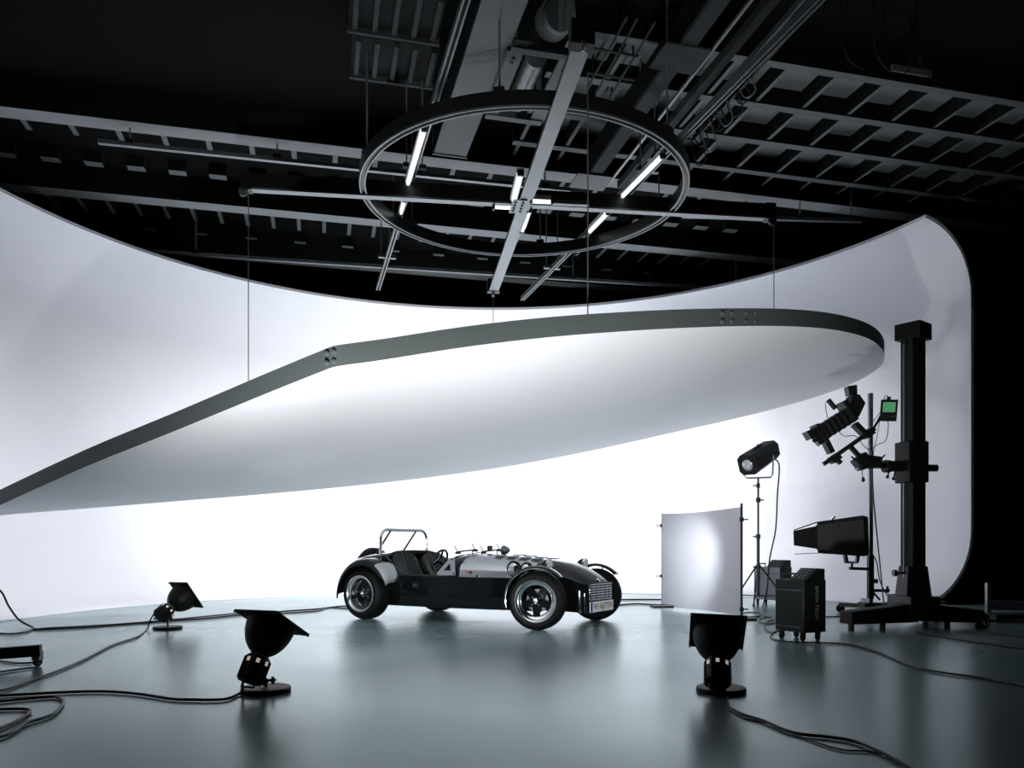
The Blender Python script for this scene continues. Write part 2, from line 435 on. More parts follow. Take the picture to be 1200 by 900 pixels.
# louvred dark hatches, upper left
for hu, hv, lab in ((465, 18, 'dark slatted ceiling panel, upper of two left of the girder'), (462, 75, 'dark slatted ceiling panel, lower of two left of the girder')):
    p = pk(hu, hv, 5.3)
    t = thing('slatted_panel', lab, 'panel', tuple(p), TH, 'slatted ceiling panels')
    MB().box((0, 0, .06), (.92, .66, .04)).build('panel_back', 'dark', t)
    for i in range(5): MB().box((-.4+.2*i, 0, .015), (.05, .62, .05)).build('slat', 'slatgrey', t)
    MB().box((0, .33, 0), (.95, .04, .06)).build('panel_edge', 'slatgrey', t)
    MB().box((0, 0, (ZC-p.z)/2+.08), (.06, .06, ZC-p.z-.16)).build('panel_hanger', 'blackm', t)

# ---- the ring with its cross booms
KR = 4.1; ZR = CAM_H+KR
rg = thing('rig_ring', 'large dark suspended ring rail with two bright lower lips', 'ring', (.14, 9.22, ZR))
MB().lathe([(1.83, .015), (1.90, .015), (1.90, .16), (1.83, .16)], n=96, closed=True).build('ring_band', 'blackm', rg)
for r in (1.836, 1.894): MB().lathe([(r-.007, 0), (r+.007, 0), (r+.007, .02), (r-.007, .02)], n=96, closed=True).build('ring_lip', 'rail', rg)
for i in range(6):
    t = R(60*i+22); MB().cyl((1.85*math.cos(t), 1.85*math.sin(t), .15), (1.85*math.cos(t), 1.85*math.sin(t), ZC-ZR), .01, n=6).build('hanger_rod', 'steelwire', rg)
    MB().box((1.85*math.cos(t), 1.85*math.sin(t), .17), (.1, .1, .06), rz=t).build('ring_clamp', 'blackm', rg)
Lp, Rp, Np, Fp = pk(285, 222, KR), pk(905, 257, KR), pk(683, 45, KR), pk(578, 340, KR)
def boom(name, label, a, b_, wd, ht, blocks):
    o = thing(name, label, 'boom', tuple((a+b_)/2))
    MB().bar(a+V((0, 0, ht/2+.012)), b_+V((0, 0, ht/2+.012)), wd*.7, ht).build('boom_web', 'blackm', o, True)
    MB().bar(a, b_, wd, .024).build('boom_flange', 'rail', o, True)
    d = (b_-a).normalized()
    for e, sgn in ((a, -1), (b_, 1)):
        MB().box(e-d*sgn*.04+V((0, 0, .08)), (wd*1.3, .12, .2), rz=math.atan2(d.y, d.x)+PI/2).build('end_pulley_block', 'blackm', o, True)
        MB().lathe([(0, -.02), (.05, -.02), (.04, 0), (.05, .02), (0, .02)], e+V((0, 0, -.03)), (d.y, -d.x, 0), 16).build('pulley', 'rail', o, True)
    return o
bm1 = boom('rig_boom', 'long black boom crossing the ring from left to right', Lp, Rp, .10, .17, 1)
bm2 = boom('rig_boom', 'grey flat boom crossing the ring from front to back', Np-V((0, 0, .03)), Fp-V((0, 0, .03)), .15, .10, 1)
cc = pk(607, 242, KR-.05)
hubp = MB().box(cc, (.17, .36, .012), rz=R(8)).build('hub_plate', 'rail', bm2, True)
for i in range(4):
    for j in (-1, 1):
        MB().cyl(cc+Matrix.Rotation(R(8), 3, 'Z') @ V((.045*j, -.12+.08*i, -.016)), cc+Matrix.Rotation(R(8), 3, 'Z') @ V((.045*j, -.12+.08*i, -.004)), .016, n=8).build('bolt', 'blackm', hubp, True)

# tube lamps at the crossing; on the rails, glow painted for lit metal
def batten(label, u0, v0, u1, v1, k, wd=.07):
    a = pk(u0, v0, k); b_ = pk(u1, v1, k)
    o = thing('glow_bar', label, 'lamp', tuple((a+b_)/2), group='tube lamps of the ceiling rig')
    MB().bar(a+V((0, 0, .04)), b_+V((0, 0, .04)), wd*1.2, .05).build('housing', 'white', o, True)
    MB().tube([a, b_], wd*.34, 10).build('tube', 'tube', o, True)
    d = (b_-a).normalized()
    for e, sg_ in ((a, -1), (b_, 1)): MB().bar(e+d*sg_*.001, e+d*sg_*.03, wd, .06).build('end_cap', 'blackm', o, True)
batten('bright tube lamp left of the boom crossing, behind it', 610, 204, 602, 236, KR-.02)
batten('bright tube lamp right of the boom crossing, in front of the far boom', 620, 247, 612, 270, KR-.02)
batten('tube lamp lying along the black boom just right of the crossing', 624, 236, 645, 237, KR-.03, .06)
MB().bar(pk(648, 237, KR-.03), pk(690, 239, KR-.03), .06, .05).build('gear_tray', 'rail', bm1, True)
batten('short tube lamp under the black boom left of the crossing', 580, 243, 600, 244, KR-.03, .05)
batten('long glowing bar for the light caught on the left rail inside the ring', 497, 152, 478, 216, 4.26, .06)
batten('short glowing bar for the light caught on the left rail just below the black boom', 474, 235, 470, 250, 4.26, .05)
batten('long glowing bar for the light caught on the right rail inside the ring', 776, 184, 726, 234, 4.26, .06)
batten('shorter glowing bar for the light caught on the right rail below the black boom', 712, 250, 691, 272, 4.26, .06)

# ================================================================== OVERHEAD REFLECTOR (tilted teardrop)
SA, SB, SC = 2.906, .2, -.066
def sz(x, y): return SA+SB*x+SC*y
def son(u, v):
    up, vp = (u-600)/FPX, (HORIZON-v)/FPX; Y = (SA-CAM_H)/(vp-SB*up-SC); return (up*Y, Y)
near = [(-30, 606.5), (0, 592), (100, 547), (200, 507), (300, 466), (370, 438), (388, 431), (400, 428.5), (450, 421.5), (550, 406), (650, 394.5), (750, 387), (820, 383.5), (880, 382), (930, 382.5), (970, 385.5), (1000, 391), (1020, 398), (1031, 406), (1036, 415)]
far = [(1035, 425), (1026, 434), (1008, 445), (980, 457), (930, 473), (860, 491), (780, 509), (700, 527), (600, 546), (500, 560), (400, 571), (300, 580), (200, 588), (100, 596), (0, 604), (-30, 609)]
out = [son(*p) for p in near+far]
# resample smoothly apart from the kink
k1 = near.index((388, 431))
sm = [V((*p, 0)) for p in out]
path = smooth_path(sm[:7], 3)[:-1]+smooth_path(sm[6:], 4)
outline = [(p.x, p.y) for p in path]
SZ = .165
rt = thing('overhead_reflector', 'huge white teardrop reflector hanging tilted over the car', 'reflector', (.8, 9.6, sz(.8, 9.6)))
n = len(outline)
cxs, cys = .6, 9.5
und = MB(); 
rings = []
for q in (1.0, .985, .8, .55, .3, .1):
    rings.append([V((cxs+(x-cxs)*q, cys+(y-cys)*q, sz(cxs+(x-cxs)*q, cys+(y-cys)*q)+(0 if q > .99 else -.004))) for x, y in outline])
und.loft(rings, caps=False)
und.f.append(tuple(range(5*n, 6*n)))
und.build('underside', 'sail', rt, True, ang=60)
MB().loft([[V((x, y, sz(x, y))) for x, y in outline], [V((x, y, sz(x, y)+SZ)) for x, y in outline]], caps=False).build('rim', 'rim', rt, True)
MB().poly([V((x, y, sz(x, y)+SZ-.002)) for x, y in outline]).build('top_skin', 'rim', rt, True)
# creases where the rim band is clamped
for u, dx in ((383, 0), (391, 0), (846, 0), (857, 0), (873, 0), (884, 0)):
    v = 432 if u < 388 else (430 if u < 500 else 382.5)
    x, y = son(u, v); z = sz(x, y)
    for hz_ in (.045, .12):
        MB().lathe([(0, -.012), (.016, -.008), (.022, 0), (.016, .008), (0, .012)], (x, y-.004, z+hz_), (-.15, -1, 0), 12).build('rim_stud', 'rim', rt, True)
def sail_wire(p, u):
    q = V((p.x, p.y, sz(p.x, p.y)+SZ))
    MB().tube([V((p.x, p.y, ZR-.03)), q], .006, 5).build('suspension_wire', 'steelwire', rt, True)
for p in (Lp+V((.06, 0, 0)), Rp+V((.02, 0, 0)), V((.653, 6.76, 0)), Fp): sail_wire(p, 0)
# ================================================================== THE CAR (x forward, y away from camera, z up; origin under the rear axle)
CA = R(-33)
car = thing('roadster_car', 'black and bare aluminium open two-seat roadster with cycle wings', 'car', (-1.294, 9.455, 0), CA)
def hw(x):   # half width of the body
    pts = [(-.5, .46), (-.2, .52), (.3, .54), (1.1, .51), (1.5, .46), (2.05, .38), (2.4, .33), (2.64, .29)]
    for (a, p), (b_, q) in zip(pts[:-1], pts[1:]):
        if x <= b_: return p+(q-p)*(max(x, a)-a)/(b_-a)
    return pts[-1][1]
ZB, ZS = .165, .495
xs = [.12+i*(2.05-.12)/14 for i in range(15)]
for sgn in (-1, 1):
    g = [[(x, sgn*hw(x)*(1-.03*(z < .2)), z) for z in (ZB, .2, .3, .4, .46, ZS)] for x in xs]
    mb = MB().shell(g, .02)
    sp = mb.build('side_panel', 'gloss', car); tag(sp, 'gloss black body side')
    # sill tube along the open cockpit edge
    MB().tube([(x, sgn*(hw(x)), ZS) for x in (.3, .5, .7, .9, 1.06)], .017, 8).build('cockpit_sill', 'leather', car)
    MB().tube([(1.0, sgn*.525, .42), (1.0, sgn*.535, .30)], .006, 6).build('seam_strip', 'blackm', sp)
    MB().box((1.42, sgn*.48, .495), (.02, .02, .05)).build('bonnet_catch', 'blackm', car)
MB().prism([(.12, -.5, ZB), (1.1, -.5, ZB), (2.3, -.3, ZB), (2.3, .3, ZB), (1.1, .5, ZB), (.12, .5, ZB)], (0, 0, .02)).build('floor_pan', 'black', car)
# tail
def arch(x, w, z0, zs, zt, n=14, pw=2.6):
    pts = [(x, -w, z0), (x, -w, zs)]
    for i in range(1, n):
        t = PI*(1-i/n); cx, sx = math.cos(t), math.sin(t)
        pts.append((x, w*math.copysign(abs(cx)**(2/pw), cx), zs+(zt-zs)*abs(sx)**(2/pw)))
    return pts+[(x, w, zs), (x, w, z0)]
MB().loft([arch(-.46, .42, .30, .56, .66), arch(-.42, .46, .26, .60, .70), arch(-.2, .51, .23, .64, .745), arch(.05, .53, .20, .65, .76), arch(.14, .53, .18, .63, .75)]).build('tail', 'gloss', car, ang=50)
MB().tube([(.14, -.50, .60), (.15, -.47, .71), (.14, -.3, .75), (.13, 0, .757), (.14, .3, .75), (.15, .47, .72), (.14, .5, .60)], .022, 8).build('cockpit_rear_trim', 'leather', car)
for sgn in (-1, 1):   # rising cockpit edge from sill up to tail
    MB().prism([(.12, sgn*.53, ZS-.02), (.62, sgn*.525, ZS-.02), (.42, sgn*.53, .52), (.30, sgn*.53, .60), (.20, sgn*.53, .69), (.12, sgn*.53, .73)], (0, -sgn*.03, 0)).build('cockpit_flank', 'gloss', car)
# scuttle and dash
def hood(x, w, zs, zt): return arch(x, w, zs-.01, zs, zt, 18, 2.7)
MB().loft([hood(1.02, .515, ZS, .725), hood(1.10, .512, ZS, .74), hood(1.20, .50, ZS, .738)]).build('scuttle', 'gloss', car, ang=50)
MB().tube([p for p in hood(1.02, .515, ZS, .725)], .014, 6).build('dash_edge_trim', 'leather', car)
# bonnet
BX = [1.20, 1.3, 1.5, 1.7, 1.9, 2.05]
def bz(x): return .736-(x-1.2)*.072
bon = MB().loft([hood(x, hw(x)+.006, ZS+.005, bz(x)+.006) for x in BX], caps=True).build('bonnet', 'alu', car, ang=50)
tag(bon, 'brushed aluminium bonnet')
for sgn, row in ((-1, .20), (1, .20)):
    for i in range(4):
        x = 1.50+i*.15; y = sgn*(row-.012*i)
        for j in range(5):
            MB().box((x+.022*j-.03, y, bz(x)+.0035+.004), (.010, .13, .012)).build('louvre', 'rail', bon)
MB().box((1.30, -hw(1.3)-.008, .545), (.028, .004, .022)).build('enamel_badge', 'red', bon)
MB().box((1.335, -hw(1.33)-.008, .545), (.028, .004, .022)).build('enamel_badge', 'blackm', bon)
# carburettor intakes through the near bonnet side
for x, rr in ((1.835, .068), (1.975, .055)):
    y0 = -hw(x)-.0
    MB().lathe([(rr+.016, 0), (rr+.016, .022), (rr+.004, .026), (rr, 0)], (x, y0+.012, .588), (0, -1, 0), 28, closed=True).build('intake_rubber', 'tyre', car)
    MB().lathe([(0, .03), (rr*.5, .03), (rr*.85, .022), (rr, 0), (rr, -.03)], (x, y0-.004, .588), (0, -1, .12), 28).build('air_filter', 'chrome', car)
# nose cone
def nose(x, w, zb, zs, zt, pw=2.8): return arch(x, w, zb, zs, zt, 20, pw)
NS = [nose(2.05, .385, .19, .47, .685), nose(2.15, .375, .185, .46, .678), nose(2.3, .352, .175, .44, .645), nose(2.43, .33, .165, .41, .590), nose(2.53, .312, .16, .38, .528), nose(2.59, .300, .165, .35, .478), nose(2.61, .285, .18, .33, .452)]
nz = MB().loft(NS).build('nose_cone', 'gloss', car, ang=60); tag(nz, 'gloss black nose cone')
# grille in the mouth
gr = MB().box((2.608, 0, .36), (.02, .48, .18)).build('grille', 'black', car)
for i in range(7): MB().box((2.625, 0, .285+.0255*i), (.014, .50-.006*abs(6-i), .010)).build('grille_bar', 'chrome', gr)
for i in range(4): MB().box((2.619, -.15+.10*i, .361), (.010, .006, .165)).build('grille_bar', 'chrome', gr)
MB().lathe([(0, .012), (.022, .008), (.028, 0)], (2.597, 0, .472), (.8, 0, .6), 16).build('nose_badge', 'chrome', car)
pl = MB().box((2.637, 0, .212), (.008, .52, .105)).build('number_plate', 'plate', car)
MB().box((2.6425, -.237, .212), (.003, .042, .10)).build('plate_band', 'blue', pl)
text_mesh('plate_lettering', 'WI·AJ777H', .094, 'black', pl, Matrix.Translation((2.6415, .022, .212)) @ Matrix(((0, 0, 1, 0), (1, 0, 0, 0), (0, 1, 0, 0), (0, 0, 0, 1))) @ Matrix.Diagonal((.98, .95, 1, 1)), .0006)
MB().cyl((2.3, -.352, .36), (2.3, -.375, .36), .026, n=16).build('side_marker', 'orange', car)
MB().cyl((2.3, .352, .36), (2.3, .375, .36), .026, n=16).build('side_marker', 'orange', car)
# wheels
def wheel(name, c, ro, width, rim_r, toe, near_sign, dish, spokes):
    # axis points outwards (near_sign -1 = towards the camera side)
    t = R(toe); ax = V((near_sign*-math.sin(t), near_sign*math.cos(t), 0)); c = V(c); h = width/2
    ty = MB().lathe([(rim_r, -h+.01), (rim_r+.02, -h), (ro-.045, -h-.004), (ro-.012, -h+.022), (ro, -h+.05), (ro, h-.05), (ro-.012, h-.022), (ro-.045, h+.004), (rim_r+.02, h), (rim_r, h-.01), (rim_r-.012, h-.03), (rim_r-.012, -h+.03)], c, ax, 56, closed=True).build('tyre', 'tyre', car)
    MB().lathe([(rim_r+.006, h-.004), (rim_r+.008, h+.004), (rim_r-.004, h+.007), (rim_r-.014, h)]+([(rim_r-.024, h-.018), (rim_r-.030, h-.06), (rim_r-.036, h-dish)] if dish > .06 else [(rim_r-.020, h-.012), (rim_r-.028, h-.015), (rim_r-.034, h-.022), (rim_r-.048, h-.030)])+[(rim_r-.052, h-dish-.02), (rim_r-.02, h-dish-.03), (rim_r-.012, h-.02)], c, ax, 56, closed=True).build('rim', 'rimalu', ty)
    s, u, d = frame(ax)
    hubo = c+d*(h-dish)
    if spokes:
        mb = MB(); mb.lathe([(rim_r-.058, -.03), (rim_r-.034, -.03), (rim_r-.034, .0), (rim_r-.058, 0)], hubo, ax, 40, closed=True)
        mb.lathe([(0, -.03), (.075, -.03), (.075, .0), (.05, .012), (0, .012)], hubo, ax, 24)
        for k in range(5):
            a = R(72*k+18+36); e = s*math.cos(a)+u*math.sin(a); f_ = d.cross(e)
            mb.loft([[hubo+e*.05+f_*q*.040+d*z for q, z in ((-1, -.03), (1, -.03), (1, .005), (-1, .005))], [hubo+e*(rim_r-.05)+f_*q*.030+d*z for q, z in ((-1, -.03), (1, -.03), (1, -.005), (-1, -.005))]])
        mb.build('spoke_star', 'gloss', ty)
    else:
        MB().lathe([(0, .0), (.06, .005), (.09, -.01), (rim_r-.06, -.015), (rim_r-.034, 0), (rim_r-.034, -.03), (0, -.03)], hubo, ax, 40).build('wheel_disc', 'gloss', ty)
    MB().lathe([(0, .035), (.018, .034), (.028, .024), (.03, .005)], hubo, ax, 20).build('hub_cap', 'chrome' if spokes else 'blackm', ty)
    for k in range(4):
        a = R(90*k+40); e = s*math.cos(a)+u*math.sin(a)
        MB().lathe([(0, .022), (.009, .02), (.010, .004)], hubo+e*.05, ax, 8).build('wheel_nut', 'chrome', ty)
    for k in range(0 if spokes else 4):
        a = R(90*k+85); e = s*math.cos(a)+u*math.sin(a)
        MB().lathe([(0, .008), (.006, .006), (.007, -.02)], hubo+e*(rim_r-.065), ax, 8).build('rim_bolt', 'chrome', ty)
    # brake disc / hub behind, so that nothing is hollow
    MB().lathe([(0, -.1), (.06, -.1), (.115, -.06), (.115, -.045), (0, -.045)], hubo, ax, 24).build('brake_disc', 'blackm', ty)
    return ty
TOE = 15
for sgn in (-1, 1):
    wheel('w', (0, sgn*.65, .288), .288, .225, .198, 0, sgn, .115, False)
    wheel('w', (2.25, sgn*.625, .288), .288, .175, .205, TOE, sgn, .035, True)
    # rear wings, closed to the body side
    g = []
    Rw = .362
    for i in range(25):
        t = R(183-(183-17)*i/24); x = .05+Rw*math.cos(t); z = .308+Rw*math.sin(t)
        g.append([(x, sgn*y, z-dz) for y, dz in ((.50, 0), (.62, -.006), (.72, 0), (.775, .012), (.795, .03), (.80, .06))])
    wg = MB().shell(g, .014 if sgn > 0 else -.014).build('rear_wing', 'gloss', car, ang=60)
    MB().tube([(r[-1][0], r[-1][1], r[-1][2]) for r in g], .007, 6).build('wing_bead', 'gloss', wg)
    g2 = []
    for i in range(18, 25):
        r = g[i]; off = .018
        t = R(183-(183-17)*i/24)
        g2.append([(p[0]+off*math.cos(t), p[1], p[2]+off*math.sin(t)) for p in r[:5]])
    sg_ = MB().shell(g2, .003 if sgn > 0 else -.003).build('stone_guard', 'alu', wg, ang=60); tag(sg_, 'polished aluminium stone guard')
    # wing skirt down to the side panel
    MB().prism([(.31, sgn*.5, .42), (.47, sgn*.5, .43), (.60, sgn*.5, .44), (.60, sgn*.5, .20), (.31, sgn*.5, .20)], (0, sgn*.045, 0)).build('wing_skirt', 'gloss', car)
    # cycle wings over the steered front wheels
    c = V((2.25, sgn*.625, .288)); rot = Matrix.Rotation(R(TOE), 3, 'Z'); g = []
    for i in range(25):
        t = R(196-(196-42)*i/24); row = []
        for y, dr in ((-.095, -.018), (-.085, 0), (-.03, .006), (.03, .006), (.085, 0), (.095, -.018)):
            rr = .322+dr; row.append(c+rot @ V((rr*math.cos(t), y, .012+rr*math.sin(t))))
        g.append(row)
    fw = MB().shell(g, .006).build('front_wing', 'gloss', car, ang=60)
    MB().tube([r[0 if sgn < 0 else -1] for r in g], .005, 6).build('wing_bead', 'chrome' if sgn < 0 else 'gloss', fw)
    for t in (75, 150):
        q = c+rot @ V((.31*math.cos(R(t)), 0, .31*math.sin(R(t))))
        MB().tube([c+rot @ V((0, -sgn*.10, 0)), c+rot @ V((.2*math.cos(R(t)), -sgn*.13, .2*math.sin(R(t)))), q], .009, 6).build('wing_stay', 'blackm', fw)
    # wishbones
    for z, xx in ((.20, 2.10), (.20, 2.42), (.40, 2.12), (.40, 2.40)):
        MB().tube([(xx, sgn*.30, z+.01), (2.25, sgn*.54, z)], .011, 6).build('wishbone', 'blackm', car)
    MB().tube([(2.27, sgn*.32, .50), (2.25, sgn*.50, .22)], .026, 10).build('spring_damper', 'chrome', car)
    # headlamps on stalks
    hc = V((2.22, sgn*.39, .632))
    hl = MB().lathe([(0, -.075), (.025, -.07), (.045, -.045), (.058, -.01), (.06, .02), (.061, .028), (.054, .032)], hc, (1, 0, .02), 28).build('headlamp', 'gloss', car)
    MB().lathe([(.061, .018), (.065, .024), (.061, .033), (.052, .033)], hc, (1, 0, .02), 28).build('lamp_ring', 'chrome', hl)
    MB().lathe([(.054, .028), (.04, .038), (.018, .043), (0, .044)], hc, (1, 0, .02), 28).build('lamp_glass', 'glass', hl)
    MB().tube([hc+V((-.02, 0, -.05)), hc+V((-.02, -sgn*.01, -.14)), (2.18, sgn*.34, .48)], .012, 8).build('lamp_stalk', 'blackm', hl)
MB().tube([(0, -.55, .288), (0, .55, .288)], .05, 10).build('rear_axle', 'black', car)
# spare wheel on the tail
t_ = PI
sw = MB().lathe([(.15, -.07), (.20, -.085), (.25, -.075), (.275, -.04), (.275, .04), (.25, .075), (.20, .085), (.15, .07)], (-.56, .05, .53), (-1, 0, .08), 44, closed=True).build('spare_tyre', 'tyre', car)
MB().lathe([(0, -.05), (.15, -.06), (.15, .06), (.1, .04), (0, .04)], (-.56, .05, .53), (-1, 0, .08), 32).build('spare_rim', 'black', sw)
# roll bar
hoop = [(.0, -.42, .70), (.0, -.42, .90)]
for i in range(1, 9):
    t = R(90*i/8); hoop.append((.0, -.42+.11*(1-math.cos(t)), .90+.115*math.sin(t)))
for i in range(0, 9):
    t = R(90-90*i/8); hoop.append((.0, .42-.11*(1-math.cos(t)), .90+.115*math.sin(t)))
hoop.append((.0, .42, .70))
rb = MB().tube(hoop, .019, 12).build('roll_bar', 'chrome', car)
for y in (-.24, .22): MB().tube([(.0, y, 1.012), (-.22, y-.02, .73)], .0125, 8).build('roll_bar_stay', 'blackm', rb)
# seats
for y0 in (-.27, .25):
    g = []
    for i in range(19):
        a = i/18; y = y0+(a-.5)*.43
        row = []
        for j in range(13):
            b_ = j/12; z = .26+.475*b_
            edge = abs(a-.5)*2
            zz = z-(.09*edge**3)*b_
            x = .42-.26*b_-.03*math.sin(PI*b_)+.09*edge**2*(1-.55*b_)+.008*math.cos(2*PI*7*a)*(1-edge*.6)
            row.append((x, y, zz))
        g.append(row)
    st = MB().shell(g, .05 if True else 0).build('seat_back', 'leather', car, ang=70)
    g = [[(.42+.5*j/8, y0+(i/10-.5)*.42, .27+.035*math.sin(PI*j/8)+.03*(abs(i/10-.5)*2)**3+.05*j/8) for j in range(9)] for i in range(11)]
    MB().shell(g, .06).build('seat_cushion', 'leather', car, ang=70)
MB().box((.6, 0, .30), (1.0, .09, .20)).build('tunnel', 'leather', car)
# steering wheel on the far side
swc = V((.74, -.26, .665)); ax = V((-.9, 0, .42)); s, u, d = frame(ax)
stw = MB().tube([swc+(s*math.cos(2*PI*k/28)+u*math.sin(2*PI*k/28))*.125 for k in range(28)], .013, 8, closed=True).build('steering_wheel', 'leather', car)
for k in range(3):
    a = R(90+120*k); e = s*math.cos(a)+u*math.sin(a); f_ = d.cross(e)
    MB().prism([swc+e*.01+f_*.028, swc+e*.12+f_*.016, swc+e*.12-f_*.016, swc+e*.01-f_*.028], d*.004).build('wheel_spoke', 'chrome', stw)
MB().tube([swc, swc-d*.25], .018, 8).build('steering_column', 'blackm', stw)
# aluminium windscreen brackets with a triangular window, one each side
for sgn in (-1, 1):
    y = sgn*.519
    A_, B_, C_ = V((.885, y, .505)), V((1.165, y, .512)), V((1.12, sgn*.50, .70))
    cen = (A_+B_+C_)/3+V((.005, 0, -.02)); inn = [cen+(p-cen)*.38 for p in (A_, B_, C_)]
    corners = [A_, B_, V((1.14, sgn*.500, .70)), V((1.08, sgn*.500, .70))]
    cen = V((1.06, sgn*.513, .58)); hole = [cen+V((-.055, 0, -.02)), cen+V((.035, 0, -.02)), cen+V((.028, -sgn*.003, .05)), cen+V((.012, -sgn*.003, .05))]
    mb = MB(); th = V((0, sgn*.008, 0))
    for i in range(4):
        j = (i+1) % 4
        mb.prism([corners[i], corners[j], hole[j], hole[i]], th)
    br = mb.build('screen_bracket', 'alu', car, smooth=False); tag(br, 'aluminium triangular screen bracket')
    for p in (A_+V((.022, sgn*.009, .014)), B_+V((-.022, sgn*.009, .014)), V((1.11, sgn*.51, .68))):
        MB().cyl(p, p+V((0, sgn*.006, 0)), .008, n=10).build('bracket_bolt', 'black', br)
    MB().tube([(1.02, sgn*.50, .61), (.90, sgn*.48, .72)], .006, 6).build('bracket_strut', 'blackm', br)
# wipers and mirror on the scuttle
for y0, y1 in ((-.44, -.12), (.04, .37)):
    x0 = 1.13
    wp = MB().tube([(x0, y0, .762), (x0+.02, y1, .785)], .010, 6).build('wiper', 'blackm', car)
    for q, z in ((y0, .762), (y1, .785)):
        MB().tube([(x0+.005, q, z-.02), (x0-.02, q-.03, z+.065)], .006, 6).build('wiper_pivot', 'blackm', wp)
        MB().box((x0+.005, q, z-.012), (.05, .04, .025)).build('wiper_mount', 'blackm', wp)
    MB().tube([(x0+.01, (y0+y1)/2+.1, .79), (x0+.01, (y0+y1)/2+.1, .73)], .007, 6).build('wiper_post', 'blackm', wp)
MB().tube([(1.16, -.30, .725), (1.2, -.05, .765), (1.21, .12, .77)], .006, 6).build('screen_rail', 'blackm', car)
mr_ = MB().lathe([(0, -.07), (.02, -.065), (.042, -.03), (.055, .01), (.058, .02), (.05, .024), (0, .02)], (1.20, .38, .775), (-1, .25, .0), 24).build('mirror', 'duct', car)
MB().tube([(1.20, .38, .735), (1.19, .37, .70)], .008, 6).build('mirror_stem', 'chrome', mr_)
MB().lathe([(0, .02), (.03, .018), (.03, -.02), (0, -.02)], (1.21, .055, .80), (-1, 0, 0), 16).build('inner_mirror', 'blackm', car)
# underside details
MB().tube([(.3, -.46, .20), (.42, -.46, .175), (.52, -.46, .165)], .012, 6).build('jack_bracket', 'blackm', car)
MB().box((1.9, 0, .28), (.6, .44, .22)).build('engine_block', 'black', car)
